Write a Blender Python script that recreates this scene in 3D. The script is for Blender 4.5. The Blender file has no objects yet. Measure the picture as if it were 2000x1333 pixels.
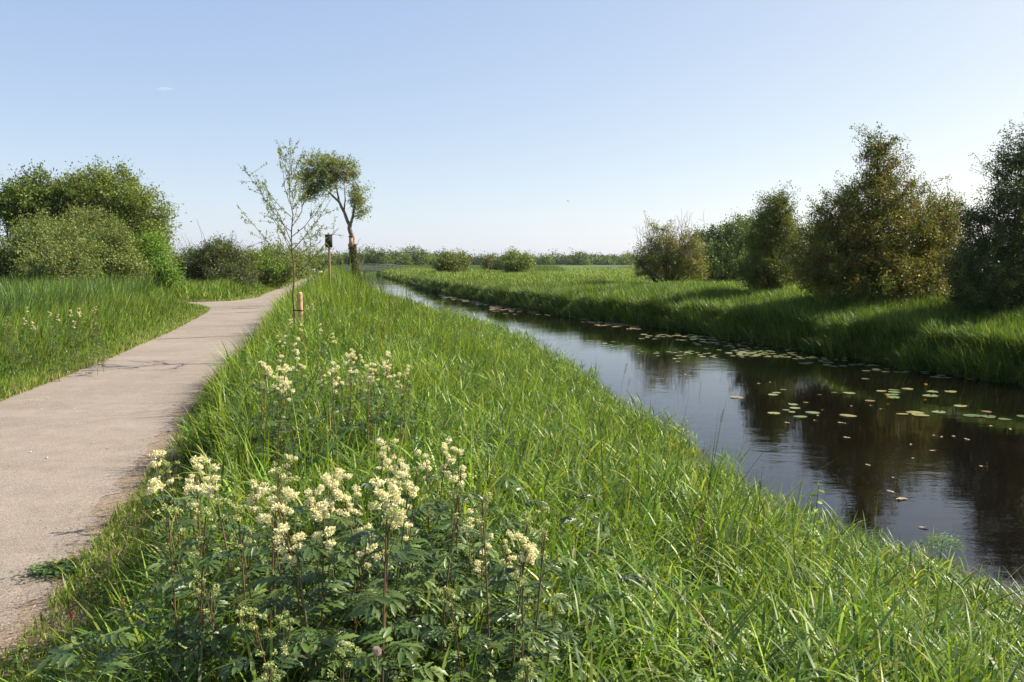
import bpy, math, random
import numpy as np
from mathutils import Vector, Euler
R = math.radians
random.seed(7)
rng = np.random.default_rng(11)
scene = bpy.context.scene
COL = scene.collection

# ------------------------------------------------------------------ camera
EYE = 1.65
PITCH = math.atan(154.5 / 1600)
cam_d = bpy.data.cameras.new('camera'); cam_d.lens = 28.8; cam_d.sensor_width = 36
cam_d.clip_start = 0.05; cam_d.clip_end = 8000
cam = bpy.data.objects.new('camera', cam_d); COL.objects.link(cam)
cam.location = (0, 0, EYE); cam.rotation_euler = (R(90) - PITCH, 0, 0)
scene.camera = cam

# ------------------------------------------------------------------ sky and sun
SUN_EL, SUN_AZ = 39.0, 73.0          # azimuth clockwise from the view direction (+y)
world = bpy.data.worlds.new('World'); scene.world = world; world.use_nodes = True
wn = world.node_tree.nodes; wl = world.node_tree.links
sky = wn.new('ShaderNodeTexSky'); sky.sky_type = 'NISHITA'; sky.sun_disc = False
sky.sun_elevation = R(SUN_EL); sky.sun_rotation = R(SUN_AZ)
sky.air_density = 0.6; sky.dust_density = 1.1; sky.ozone_density = 1.5; sky.altitude = 0
bg = wn['Background']; bg.inputs['Strength'].default_value = 0.10
sep = wn.new('ShaderNodeSeparateColor'); com = wn.new('ShaderNodeCombineColor'); wl.new(sky.outputs['Color'], sep.inputs[0])
for ch, pw, sc_ in (('Red', .64, 1.84), ('Green', .56, 1.96), ('Blue', .28, 2.98)):      # soft shoulder, as the camera renders a bright sky
    p_ = wn.new('ShaderNodeMath'); p_.operation = 'POWER'; p_.inputs[1].default_value = pw; wl.new(sep.outputs[ch], p_.inputs[0])
    m_ = wn.new('ShaderNodeMath'); m_.operation = 'MULTIPLY'; m_.inputs[1].default_value = sc_; wl.new(p_.outputs[0], m_.inputs[0]); wl.new(m_.outputs[0], com.inputs[ch])
wl.new(com.outputs[0], bg.inputs['Color'])
sd = bpy.data.lights.new('sun', 'SUN'); sd.energy = 5.0; sd.angle = R(0.53); sd.color = (1.0, 0.93, 0.82)
sun = bpy.data.objects.new('sun', sd); COL.objects.link(sun)
sv = Vector((math.sin(R(SUN_AZ)) * math.cos(R(SUN_EL)), math.cos(R(SUN_AZ)) * math.cos(R(SUN_EL)), math.sin(R(SUN_EL))))
sun.rotation_euler = sv.to_track_quat('Z', 'Y').to_euler()
sun.location = (60, 20, 60)
vs = scene.view_settings
vs.view_transform = 'Standard'; vs.look = 'None'; vs.exposure = 1.0; vs.gamma = 1.0; vs.use_curve_mapping = False
scene.cycles.max_bounces = 6; scene.cycles.diffuse_bounces = 3; scene.cycles.transmission_bounces = 4
scene.cycles.glossy_bounces = 3

# ------------------------------------------------------------------ small helpers
CP, SP = math.cos(PITCH), math.sin(PITCH)
def ray(u, v):
    dz = (666.5 - v) / 1600
    return (u - 1000) / 1600, CP + SP * dz, -SP + CP * dz
def at_depth(u, v, d):                      # world point seen at (u, v) of the 2000 px photo, d metres ahead
    dx, dy, dz = ray(u, v); t = d / dy
    return np.array((dx * t, d, EYE + dz * t))
def at_height(u, v, z):
    dx, dy, dz = ray(u, v); t = (z - EYE) / dz
    return np.array((dx * t, dy * t, z))

_T = np.random.default_rng(5).random((256, 256))
def noise(x, y, s=1.0, o=0):
    x = np.asarray(x, float) * s + 37.7 + o * 11.3; y = np.asarray(y, float) * s + 91.1 + o * 7.9
    xi = np.floor(x).astype(int); yi = np.floor(y).astype(int); fx = x - xi; fy = y - yi
    fx = fx * fx * (3 - 2 * fx); fy = fy * fy * (3 - 2 * fy)
    a = _T[xi % 256, yi % 256]; b = _T[(xi + 1) % 256, yi % 256]; c = _T[xi % 256, (yi + 1) % 256]; d = _T[(xi + 1) % 256, (yi + 1) % 256]
    return (a * (1 - fx) + b * fx) * (1 - fy) + (c * (1 - fx) + d * fx) * fy
def fbm(x, y, s=1.0, o=0):
    return (noise(x, y, s, o) + .5 * noise(x, y, s * 2.1, o + 1) + .25 * noise(x, y, s * 4.3, o + 2)) / 1.75
def sstep(a, b, x):
    t = np.clip((x - a) / (b - a), 0, 1); return t * t * (3 - 2 * t)

class G:
    """quads with a colour per vertex, gathered and built as one mesh"""
    def __init__(s): s.v, s.f, s.c, s.n = [], [], [], 0
    def add(s, v, f, c):
        v = np.asarray(v, float).reshape(-1, 3); c = np.asarray(c, float)
        if c.ndim == 1: c = np.tile(c, (len(v), 1))
        s.v.append(v); s.f.append(np.asarray(f, int).reshape(-1, 4) + s.n); s.c.append(c[:, :3]); s.n += len(v)
    def arrays(s):
        return np.concatenate(s.v), np.concatenate(s.f), np.concatenate(s.c)
    def mesh(s, name, mat, smooth=False):
        v, f, c = s.arrays(); me = bpy.data.meshes.new(name)
        me.vertices.add(len(v)); me.vertices.foreach_set('co', v.astype(np.float32).ravel())
        me.loops.add(f.size); me.loops.foreach_set('vertex_index', f.astype(np.int32).ravel())
        me.polygons.add(len(f)); me.polygons.foreach_set('loop_start', np.arange(0, f.size, 4, dtype=np.int32))
        me.update(calc_edges=True)
        if smooth: me.polygons.foreach_set('use_smooth', np.ones(len(f), bool))
        at = me.attributes.new('col', 'FLOAT_COLOR', 'POINT')
        at.data.foreach_set('color', np.concatenate([c, np.ones((len(c), 1))], 1).astype(np.float32).ravel())
        me.materials.append(mat); return me
    def build(s, name, mat, parent=None, smooth=False):
        o = bpy.data.objects.new(name, s.mesh(name, mat, smooth)); COL.objects.link(o)
        if parent: o.parent = parent
        return o
    def tube(s, pts, rad, col, sides=6):
        pts = np.asarray(pts, float); n = len(pts); rad = np.broadcast_to(rad, (n,))
        tg = np.gradient(pts, axis=0); tg /= np.linalg.norm(tg, axis=1, keepdims=True) + 1e-9
        ref = np.array((0, 1., 0)) if abs(tg[0, 1]) < .8 else np.array((1., 0, 0))
        a = np.cross(tg, ref); a /= np.linalg.norm(a, axis=1, keepdims=True) + 1e-9; b = np.cross(tg, a)
        th = np.arange(sides) * 2 * math.pi / sides
        v = pts[:, None] + rad[:, None, None] * (a[:, None] * np.cos(th)[None, :, None] + b[:, None] * np.sin(th)[None, :, None])
        i, j = np.meshgrid(np.arange(n - 1), np.arange(sides), indexing='ij'); k = (j + 1) % sides
        f = np.stack([i * sides + j, i * sides + k, (i + 1) * sides + k, (i + 1) * sides + j], -1)
        s.add(v, f, col)
    def box(s, c, h, col, rz=0.0, taper=1.0):
        sg = np.array([(-1, -1, -1), (1, -1, -1), (1, 1, -1), (-1, 1, -1), (-1, -1, 1), (1, -1, 1), (1, 1, 1), (-1, 1, 1)], float)
        v = sg * np.asarray(h, float); v[4:, :2] *= taper
        ca, sa = math.cos(rz), math.sin(rz); v = np.stack([v[:, 0] * ca - v[:, 1] * sa, v[:, 0] * sa + v[:, 1] * ca, v[:, 2]], 1)
        s.add(v + np.asarray(c, float), [(0, 3, 2, 1), (4, 5, 6, 7), (0, 1, 5, 4), (1, 2, 6, 5), (2, 3, 7, 6), (3, 0, 4, 7)], col)
    def leaves(s, p, nrm, tip, L, W, col):
        """rhombic leaves: p base, tip direction, nrm rough normal"""
        n = len(p); tip = tip / (np.linalg.norm(tip, axis=1, keepdims=True) + 1e-9)
        sd_ = np.cross(tip, nrm); sd_ /= np.linalg.norm(sd_, axis=1, keepdims=True) + 1e-9
        up = np.cross(sd_, tip)
        L = np.broadcast_to(L, (n,))[:, None]; W = np.broadcast_to(W, (n,))[:, None]
        v = np.stack([p, p + tip * L * .45 + sd_ * W * .5 + up * W * .12, p + tip * L, p + tip * L * .45 - sd_ * W * .5 + up * W * .12], 1)
        f = np.arange(n * 4).reshape(n, 4)
        s.add(v, f, np.repeat(col, 4, axis=0))

def leaves6(s, p, nrm, tip, L, W, col, fold=.25, sag=.12):
    """ovate leaves of two halves folded along the midrib"""
    n = len(p); tip = tip / (np.linalg.norm(tip, axis=1, keepdims=True) + 1e-9)
    sd_ = np.cross(tip, nrm); sd_ /= np.linalg.norm(sd_, axis=1, keepdims=True) + 1e-9; up = np.cross(sd_, tip)
    L = np.broadcast_to(L, (n,))[:, None]; W = np.broadcast_to(W, (n,))[:, None]
    m = p + tip * L * .5 + up * L * 0; e = p + tip * L - up * L * sag
    v = np.stack([p, p + tip * L * .28 + sd_ * W * .5 + up * W * fold, p + tip * L * .68 + sd_ * W * .36 + up * (W * fold - L * sag * .4), e, p + tip * L * .68 - sd_ * W * .36 + up * (W * fold - L * sag * .4), p + tip * L * .28 - sd_ * W * .5 + up * W * fold, m], 1)
    b = (np.arange(n) * 7)[:, None]; f = np.concatenate([b + np.array([[0, 1, 2, 6]]), b + np.array([[6, 2, 3, 4]]), b + np.array([[0, 6, 4, 5]])])
    s.add(v, f, np.repeat(col, 7, axis=0))
G.leaves6 = leaves6
ORD = ['first', 'second', 'third', 'fourth', 'fifth', 'sixth', 'seventh', 'eighth', 'ninth', 'tenth', 'eleventh', 'twelfth', 'thirteenth', 'fourteenth', 'fifteenth', 'sixteenth', 'seventeenth', 'eighteenth', 'nineteenth', 'twentieth']
def ordinal(us, u): return ORD[sorted(us).index(u)] + ' from left'

def tag(o, label=None, cat=None, group=None, kind=None):
    if label: o['label'] = label
    if cat: o['category'] = cat
    if group: o['group'] = group
    if kind: o['kind'] = kind
    return o
def empty(name, loc, rz=0.0, **k):
    o = bpy.data.objects.new(name, None); COL.objects.link(o); o.location = loc; o.rotation_euler = (0, 0, rz)
    o.empty_display_size = .2
    return tag(o, **k)
def copy_tree(o, parent=None):
    c = o.copy(); COL.objects.link(c)
    if parent: c.parent = parent
    for ch in list(o.children): copy_tree(ch, c)
    return c
def rand_dirs(n, r=None):
    r = r or rng; d = r.normal(size=(n, 3)); return d / np.linalg.norm(d, axis=1, keepdims=True)
def jcol(base, n, amt=.2, hue=.08, r=None):
    r = r or rng
    return np.clip(np.asarray(base)[None] * (1 + amt * r.normal(size=(n, 1))) * (1 + hue * r.normal(size=(n, 3))), .003, .9)

# ------------------------------------------------------------------ materials
def mat(name, rough=.8, spec=.3, trans=0.0, back=None, bump=None, base=None, noise_amt=0.0, noise_scale=5.0, detail=6, trans_tint=(1.25, 1.2, .55)):
    m = bpy.data.materials.new(name); m.use_nodes = True; nt = m.node_tree; N = nt.nodes; Lk = nt.links
    b = N['Principled BSDF']; b.inputs['Roughness'].default_value = rough; b.inputs['Specular IOR Level'].default_value = spec
    if base is None:
        a = N.new('ShaderNodeAttribute'); a.attribute_name = 'col'; c = a.outputs['Color']
    else:
        a = N.new('ShaderNodeRGB'); a.outputs[0].default_value = (*base, 1); c = a.outputs[0]
    tc = N.new('ShaderNodeTexCoord')
    if noise_amt:
        nz = N.new('ShaderNodeTexNoise'); nz.inputs['Scale'].default_value = noise_scale; nz.inputs['Detail'].default_value = detail
        Lk.new(tc.outputs['Object'], nz.inputs['Vector'])
        mr = N.new('ShaderNodeMapRange'); mr.inputs['From Min'].default_value = .3; mr.inputs['From Max'].default_value = .7
        mr.inputs['To Min'].default_value = 1 - noise_amt; mr.inputs['To Max'].default_value = 1 + noise_amt
        Lk.new(nz.outputs['Fac'], mr.inputs['Value'])
        mu = N.new('ShaderNodeVectorMath'); mu.operation = 'SCALE'; Lk.new(c, mu.inputs[0]); Lk.new(mr.outputs[0], mu.inputs['Scale']); c = mu.outputs[0]
    if back is not None:
        ge = N.new('ShaderNodeNewGeometry'); mx = N.new('ShaderNodeMix'); mx.data_type = 'RGBA'
        Lk.new(ge.outputs['Backfacing'], mx.inputs['Factor']); Lk.new(c, mx.inputs[6]); mx.inputs[7].default_value = (*back, 1); c = mx.outputs[2]
    Lk.new(c, b.inputs['Base Color'])
    if trans:
        t = N.new('ShaderNodeBsdfTranslucent'); mu = N.new('ShaderNodeVectorMath'); mu.operation = 'MULTIPLY'
        Lk.new(c, mu.inputs[0]); mu.inputs[1].default_value = trans_tint; Lk.new(mu.outputs[0], t.inputs['Color'])
        ms = N.new('ShaderNodeMixShader'); ms.inputs[0].default_value = trans
        Lk.new(b.outputs[0], ms.inputs[1]); Lk.new(t.outputs[0], ms.inputs[2]); Lk.new(ms.outputs[0], N['Material Output'].inputs['Surface'])
    if bump:
        nz = N.new('ShaderNodeTexNoise'); nz.inputs['Scale'].default_value = bump[0]; nz.inputs['Detail'].default_value = 8
        Lk.new(tc.outputs['Object'], nz.inputs['Vector']); bp = N.new('ShaderNodeBump'); bp.inputs['Strength'].default_value = bump[1]
        bp.inputs['Distance'].default_value = bump[2]; Lk.new(nz.outputs['Fac'], bp.inputs['Height']); Lk.new(bp.outputs[0], b.inputs['Normal'])
    return m
M_GRASS = mat('grass_blade', .43, .32, .38, trans_tint=(1.15, 1.15, .5))
M_LEAF = mat('tree_leaf', .5, .3, .34, trans_tint=(1.15, 1.2, .5))
M_SWEET = mat('meadowsweet_leaf', .4, .42, .2, back=(.17, .21, .12))
M_FLOWER = mat('cream_petal', .8, .1, .3, trans_tint=(1, 1, .9))
M_STEM = mat('stem', .6, .3)
M_BARK = mat('bark', .9, .15, bump=(18, .6, .02), noise_amt=.35, noise_scale=9)
M_WOOD = mat('wood', .75, .2, bump=(25, .3, .005), noise_amt=.25, noise_scale=14)
M_METAL = mat('weathered_metal', .55, .4, noise_amt=.15, noise_scale=6)
M_GROUND = mat('ground_soil', .95, .1, bump=(6, .8, .06), noise_amt=.35, noise_scale=3.0, detail=10)
M_PAD = mat('lily_pad', .28, .5, .1, back=(.25, .1, .06))
M_CLOTH = mat('cloth', .85, .1)

def make_path_mat():
    m = bpy.data.materials.new('asphalt'); m.use_nodes = True; nt = m.node_tree; N = nt.nodes; Lk = nt.links; b = N['Principled BSDF']
    tc = N.new('ShaderNodeTexCoord')
    def nz(sc, det, rough=.6, sx=None):
        n = N.new('ShaderNodeTexNoise'); n.inputs['Scale'].default_value = sc; n.inputs['Detail'].default_value = det; n.inputs['Roughness'].default_value = rough
        if sx:
            mp = N.new('ShaderNodeMapping'); mp.inputs['Scale'].default_value = sx; Lk.new(tc.outputs['Object'], mp.inputs[0]); Lk.new(mp.outputs[0], n.inputs['Vector'])
        else: Lk.new(tc.outputs['Object'], n.inputs['Vector'])
        return n.outputs['Fac']
    def ramp(f, st):
        r = N.new('ShaderNodeValToRGB'); Lk.new(f, r.inputs[0]); e = r.color_ramp.elements
        e[0].position, e[0].color = st[0][0], (*st[0][1], 1); e[1].position, e[1].color = st[1][0], (*st[1][1], 1)
        return r.outputs[0]
    def mul(a, c):
        x = N.new('ShaderNodeMix'); x.data_type = 'RGBA'; x.blend_type = 'MULTIPLY'; x.inputs['Factor'].default_value = 1
        Lk.new(a, x.inputs[6]); Lk.new(c, x.inputs[7]); return x.outputs[2]
    big = ramp(nz(.45, 5), [(.3, (.245, .207, .165)), (.7, (.31, .265, .213))])
    mid = ramp(nz(5, 6), [(.3, (.86, .85, .84)), (.7, (1.06, 1.05, 1.04))])
    fine = ramp(nz(95, 3, .8), [(.30, (.40, .39, .38)), (.60, (1.25, 1.24, 1.22))])
    grit = ramp(nz(60, 4, .8), [(.3, (.8, .8, .8)), (.6, (1.08, 1.08, 1.08))])
    st = ramp(nz(1.0, 4, .6, (.35, 2.2, 1)), [(.35, (.94, .935, .93)), (.6, (1.03, 1.03, 1.03))])
    Lk.new(mul(mul(mul(mul(big, mid), fine), grit), st), b.inputs['Base Color'])
    b.inputs['Roughness'].default_value = .9; b.inputs['Specular IOR Level'].default_value = .2
    bp = N.new('ShaderNodeBump'); bp.inputs['Strength'].default_value = .5; bp.inputs['Distance'].default_value = .008
    Lk.new(nz(110, 5, .7), bp.inputs['Height']); Lk.new(bp.outputs[0], b.inputs['Normal'])
    return m
M_PATH = make_path_mat()
M_SAND = mat('sandy_verge', .95, .1, bump=(120, .5, .006), noise_amt=.30, noise_scale=30, detail=12)

def make_water_mat(name, strength, col):
    m = bpy.data.materials.new(name); m.use_nodes = True; nt = m.node_tree; N = nt.nodes; Lk = nt.links; b = N['Principled BSDF']
    b.inputs['Base Color'].default_value = (*col, 1); b.inputs['Roughness'].default_value = .015; b.inputs['IOR'].default_value = 1.333
    tc = N.new('ShaderNodeTexCoord'); mp = N.new('ShaderNodeMapping'); mp.inputs['Scale'].default_value = (.8, 1.6, 1); mp.inputs['Rotation'].default_value = (0, 0, R(12))
    Lk.new(tc.outputs['Object'], mp.inputs[0])
    a = N.new('ShaderNodeTexNoise'); a.inputs['Scale'].default_value = 3.2; a.inputs['Detail'].default_value = 4; Lk.new(mp.outputs[0], a.inputs['Vector'])
    c = N.new('ShaderNodeTexNoise'); c.inputs['Scale'].default_value = .22; c.inputs['Detail'].default_value = 3; Lk.new(mp.outputs[0], c.inputs['Vector'])
    r = N.new('ShaderNodeMapRange'); r.inputs['From Min'].default_value = .42; r.inputs['From Max'].default_value = .62; r.inputs['To Min'].default_value = .25; r.inputs['To Max'].default_value = 1
    Lk.new(c.outputs['Fac'], r.inputs['Value'])
    mm = N.new('ShaderNodeMath'); mm.operation = 'MULTIPLY'; Lk.new(a.outputs['Fac'], mm.inputs[0]); Lk.new(r.outputs[0], mm.inputs[1])
    bp = N.new('ShaderNodeBump'); bp.inputs['Strength'].default_value = strength; bp.inputs['Distance'].default_value = .012
    Lk.new(mm.outputs[0], bp.inputs['Height']); Lk.new(bp.outputs[0], b.inputs['Normal'])
    return m
M_WATER = make_water_mat('canal_water', .38, (.0045, .0032, .0022))
M_LAKE = make_water_mat('lake_water', 1.0, (.05, .07, .10))

# ------------------------------------------------------------------ the lie of the land
WZ = -0.80
def curve(ys, xs):
    ys = np.array(ys, float); xs = np.array(xs, float)
    return lambda y: np.interp(y, ys, xs)
PR = curve([-12, 0, 3.7, 6.7, 10.6, 17.8, 25, 34, 42, 60, 80, 94, 130, 200, 400], [-.4, -1.55, -2.2, -2.95, -4.0, -5.6, -7.3, -9.2, -10.6, -13.8, -18.2, -21.4, -29, -45, -90])
PL = curve([-12, 0, 5, 9.8, 13, 19, 26.5, 28.5, 30, 31.5, 33.4, 34.6, 38, 42, 60, 80, 94, 130, 200, 400],
           [-3.4, -4.6, -5.35, -6.2, -6.8, -8.1, -10.0, -10.6, -11.5, -12.9, -13.3, -11.9, -11.9, -12.7, -16.2, -20.4, -23.9, -31.5, -47.5, -92])
NW = curve([-12, 0, 3, 5.8, 7, 8.2, 10.5, 14.5, 20.8, 28, 40, 68, 104, 141, 158, 166], [7.0, 4.75, 3.75, 3.05, 2.55, 2.12, 1.78, 1.3, .5, -1.0, -5.0, -12.6, -20.5, -28.5, -31, -29.5])
FW = curve([-12, 0, 8, 16.4, 19.5, 22, 27.4, 33.3, 38, 44.7, 68, 104, 141, 158, 166], [17.5, 14.8, 12.5, 10.3, 9.1, 8.5, 6.9, 4.2, 2.3, 0.0, -6.4, -14.0, -22.3, -26, -29.0])
def rough(y, amt=.22): return amt * (noise(y, y * 0, 1.1, 3) - .5) * 2 + amt * .6 * (noise(y, y * 0 + 4, 3.1, 5) - .5) * 2
def nw(y): return NW(y) + rough(y, .25)
def fw(y): return FW(y) + rough(y + 40, .3)
def ground_z(x, y):
    x = np.asarray(x, float); y = np.asarray(y, float)
    pr, a, b = PR(y), nw(y), fw(y)
    base = 0.02 * (fbm(x, y, .5) - .5)
    t = (x - pr) / np.maximum(a - pr, .5)
    bank = (WZ - .02) * sstep(.30, 1.0, t) + .10 * sstep(.06, .25, t) * (1 - sstep(.3, .7, t)) * sstep(4, 12, y)
    bed = -1.7
    s = np.minimum(x - a, b - x)
    chan = WZ - .02 + (bed - WZ) * sstep(0, 1.2, s)
    r = x - b
    far = (WZ - .02) + .52 * sstep(-.05, .40, r) + (.34 + .14 * sstep(45, 25, y) + .1 * (fbm(x, y, .25) - .5)) * sstep(.3, 4.6, r) ** .8
    far = far - .22 * sstep(8, 24, r)
    z = np.where(x < a, bank, np.where(x < b, chan, far))
    z = np.where(x < pr, 0, z)
    l = PL(y) - x
    z = np.where(l > 0, .10 * sstep(.3, 1.2, l) - .25 * sstep(4, 12, l), z)
    close = sstep(158, 168, y)
    z = z * (1 - close) + close * .05
    far_flat = sstep(120, 260, np.hypot(x, y))
    z = z * (1 - far_flat) + far_flat * np.minimum(z, .12)
    dist = np.maximum(PL(y) - x, x - pr)
    z = z - .35 * sstep(1.0, .9, np.hypot((x - 80) / 60, (y - 250) / 52))
    return z + base * 3 * sstep(.35, 1.2, dist)

def axis(lo, hi, fine_lo, fine_hi, step, grow):
    a = list(np.arange(fine_lo, fine_hi, step)); s = step; x = a[-1]
    while x < hi: s *= grow; x += s; a.append(min(x, hi))
    s = step; x = fine_lo; b = []
    while x > lo: s *= grow; x -= s; b.append(max(x, lo))
    return np.array(b[::-1] + a)
gx = axis(-2500, 2500, -34, 26, .28, 1.13); gy = axis(-60, 5000, -4, 75, .35, 1.09)
GX, GY = np.meshgrid(gx, gy, indexing='xy'); GZ = ground_z(GX, GY)
g = G(); nx, ny = len(gx), len(gy)
i, j = np.meshgrid(np.arange(nx - 1), np.arange(ny - 1)); q = np.stack([j * nx + i, j * nx + i + 1, (j + 1) * nx + i + 1, (j + 1) * nx + i], -1)
soil = np.array((.055, .062, .022)); mead = np.array((.085, .135, .03)); tan = np.array((.11, .085, .05))
k = sstep(35, 90, np.hypot(GX, GY))[..., None]; n1 = fbm(GX, GY, .05)[..., None]
c = soil * (1 - k) + (mead * (.75 + .5 * n1)) * k
mud = sstep(-.45, -.85, GZ)[..., None]; c = c * (1 - mud) + np.array((.03, .022, .012)) * mud
e = np.exp(-np.maximum(np.maximum(PL(GY) - GX, GX - PR(GY)), 0) / .35)[..., None]; c = c * (1 - e) + tan * e
g.add(np.stack([GX, GY, GZ], -1), q, c.reshape(-1, 3))
tag(g.build('ground', M_GROUND, smooth=True), kind='structure')

def strip(name, fl, fr, ys, z, m, cols=9, **kw):
    gg = G(); t = np.linspace(0, 1, cols); Y = np.repeat(ys[:, None], cols, 1); X = fl(ys)[:, None] * (1 - t) + fr(ys)[:, None] * t
    i, j = np.meshgrid(np.arange(cols - 1), np.arange(len(ys) - 1)); q = np.stack([j * cols + i, j * cols + i + 1, (j + 1) * cols + i + 1, (j + 1) * cols + i], -1)
    gg.add(np.stack([X, Y, np.full_like(X, z)], -1), q, kw.pop('col', (.3, .25, .2)))
    return gg.build(name, m)
yw = np.concatenate([np.arange(-12, 60, .5), np.arange(60, 168, 1.5)])
tag(strip('water', lambda y: nw(y) - .5, lambda y: fw(y) + .5, yw, WZ, M_WATER), kind='structure')
yp = np.concatenate([np.arange(-8, 45, .07), np.arange(45, 130, .4)])
def rag(y, o, a=.07): return a * (fbm(y, y * 0 + o, 1.3) - .5) * 2 + a * .8 * (noise(y, y * 0, 6.0, o) - .5) * 2
path = tag(strip('path', lambda y: PL(y) + rag(y, 1) + .1, lambda y: PR(y) + rag(y, 9, .1) - .12, yp, .009, M_PATH, 5), kind='structure')
tag(strip('path_verge', lambda y: PL(y) - .16 + rag(y, 4, .12), lambda y: PR(y) + .22 + rag(y, 7, .16), yp, .005, M_SAND, 5, col=(.235, .18, .125)), kind='structure')
def crack(v0, v1, u0, u1, w):
    n = 60; gg = G(); t = np.linspace(0, 1, n)
    a, b = at_height(u0, v0, .0), at_height(u1, v1, .0); P = a[None] * (1 - t[:, None]) + b[None] * t[:, None]
    P[:, 1] += .05 * (fbm(t * 9, t * 0 + v0, 1) - .5) + .02 * rng.normal(size=n)
    ww = w * (.4 + noise(t * 20, t * 0 + u0)); P[:, 2] = .0125
    V = np.concatenate([P + np.stack([0 * t, -ww, 0 * t], 1), P + np.stack([0 * t, ww, 0 * t], 1)])
    k = np.arange(n - 1); gg.add(V, np.stack([k, k + 1, n + k + 1, n + k], 1), (.07, .055, .045)); gg.build('crack', M_STEM, path)
crack(664, 656, 303, 500, .04); crack(614, 610, 415, 505, .05); crack(713, 712, 300, 480, .022)
# the lake beyond the meadow
lk = G(); th = np.linspace(0, 2 * math.pi, 49)[:-1]
c0 = np.array((80., 250., .0)); rx, ry = 60, 52
ring = c0 + np.stack([np.cos(th) * rx, np.sin(th) * ry * (1 + .04 * np.sin(3 * th)), 0 * th], 1); V = np.concatenate([ring, c0 + (ring - c0) * .01])
k = np.arange(48); lk.add(V, np.stack([k, (k + 1) % 48, 48 + (k + 1) % 48, 48 + k], 1), (.1, .1, .1))
tag(lk.build('lake_water', M_LAKE), kind='structure')

# ------------------------------------------------------------------ grass
def blades(gg, X, Y, Z, h, w, az, lean, droop, seg, c0, tipc=None):
    n = len(X); t = np.linspace(0, 1, seg + 1); th = lean[:, None] + droop[:, None] * t[None] ** 1.5
    dt = 1 / seg; hr = np.sin(th); vt = np.cos(th)
    hr = np.concatenate([np.zeros((n, 1)), np.cumsum((hr[:, 1:] + hr[:, :-1]) / 2 * dt, 1)], 1) * h[:, None]
    vt = np.concatenate([np.zeros((n, 1)), np.cumsum((vt[:, 1:] + vt[:, :-1]) / 2 * dt, 1)], 1) * h[:, None]
    cx = X[:, None] + hr * np.cos(az)[:, None]; cy = Y[:, None] + hr * np.sin(az)[:, None]; cz = Z[:, None] + vt
    fa = az + math.pi / 2 + rng.normal(size=n) * .5; prof = (1 - t ** 2.2) * (.65 + .35 * np.sin(t * 3.1)) + .03
    tw = rng.normal(size=n) * .8; fa = fa[:, None] + tw[:, None] * t[None]
    sx = np.cos(fa) * w[:, None] * prof * .5; sy = np.sin(fa) * w[:, None] * prof * .5
    V = np.stack([np.stack([cx - sx, cy - sy, cz], -1), np.stack([cx + sx, cy + sy, cz], -1)], 2)     # n, seg+1, 2, 3
    b = (np.arange(n) * (seg + 1) * 2)[:, None] + (np.arange(seg) * 2)[None]
    F = np.stack([b, b + 1, b + 3, b + 2], -1)
    C = np.repeat(c0[:, None, None, :], seg + 1, 1) * np.ones((1, 1, 2, 1))
    if tipc is not None:
        k = (t ** 2)[None, :, None, None]; C = C * (1 - k) + tipc[:, None, None, :] * k
    gg.add(V, F, C.reshape(-1, 3))
GREENS = np.array([(.148, .236, .030), (.080, .145, .023), (.235, .325, .042), (.085, .152, .046), (.36, .34, .16), (.31, .36, .07)])
def grass_cols(n, p, amt=.30):
    i = rng.choice(len(GREENS), size=n, p=np.array(p) / sum(p)); return np.clip(GREENS[i] * (1 + amt * rng.normal(size=(n, 1))) * (1 + .07 * rng.normal(size=(n, 3))), .01, .6)
def sample_y(n, y0, y1, p):
    """y with density ~ y^-p"""
    if abs(p - 1) < .02: p = 1.02
    u = rng.random(n); a, b = y0 ** (1 - p), y1 ** (1 - p); return (a + u * (b - a)) ** (1 / (1 - p))
def in_view(X, Y, m=1.28): return np.abs(X) < (Y + 1.2) * .625 * m + .5

# near bank between the path and the water
gg = G()
def near_bank(n, y0, y1, p, hr_, wr, pal, seg, lean, droop, tlo=.02, thi=1.03, hfun=True, lod=.00055, keep=None):
    Y = sample_y(n, y0, y1, p); T = rng.random(n) * (thi - tlo) + tlo; X = PR(Y) + .12 + (nw(Y) + .12 - PR(Y)) * T
    k = in_view(X, Y) & (np.hypot(X, Y) > 1.5)
    if keep is not None: k &= keep(X, Y, T)
    X, Y, T = X[k], Y[k], T[k]; n = len(X)
    cl = fbm(X, Y, 1.1, 2); h = (hr_[0] + (hr_[1] - hr_[0]) * rng.random(n)) * (.25 + 1.2 * cl + .45 * (noise(X, Y, 3.1, 12) - .3)); D = X - PR(Y); h *= 1 + .6 * sstep(12, 22, Y) * (1 - sstep(.25, .65, T))
    if hfun: h *= .13 + .87 * np.where(Y < 6.5, sstep(.25, .95, D), sstep(-.05, .55, D)); h *= (1 - .5 * sstep(.5, .95, T) * sstep(13, 6, Y)) * (1 - .25 * sstep(.6, 1, T))
    w = (wr[0] + (wr[1] - wr[0]) * rng.random(n)) + lod * Y
    az = rng.random(n) * 2 * math.pi; pull = rng.random(n) < .25; az = np.where(pull, rng.normal(size=n) * .7, az)
    ln = np.abs(rng.normal(size=n)) * lean; dr = np.abs(rng.normal(size=n)) * droop
    blades(gg, X, Y, ground_z(X, Y) - .01, h, w, az, ln, dr, seg, grass_cols(n, pal) * (.72 + .6 * fbm(X, Y, .7, 15))[:, None] * (1, 1, .7 + .0 * 1), None)
def sweetzone(X, Y): return np.exp(-(((X + .45) / 1.25) ** 2 + ((Y - 2.5) / 1.25) ** 2) ** 2)
kf = lambda X, Y, T: rng.random(len(X)) > .42 * sweetzone(X, Y)
near_bank(260000, 1.3, 14, 1.15, (.22, .48), (.0035, .0065), (5, 6, 3, 2, .6, 2), 4, .5, 1.2, keep=kf)
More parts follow.
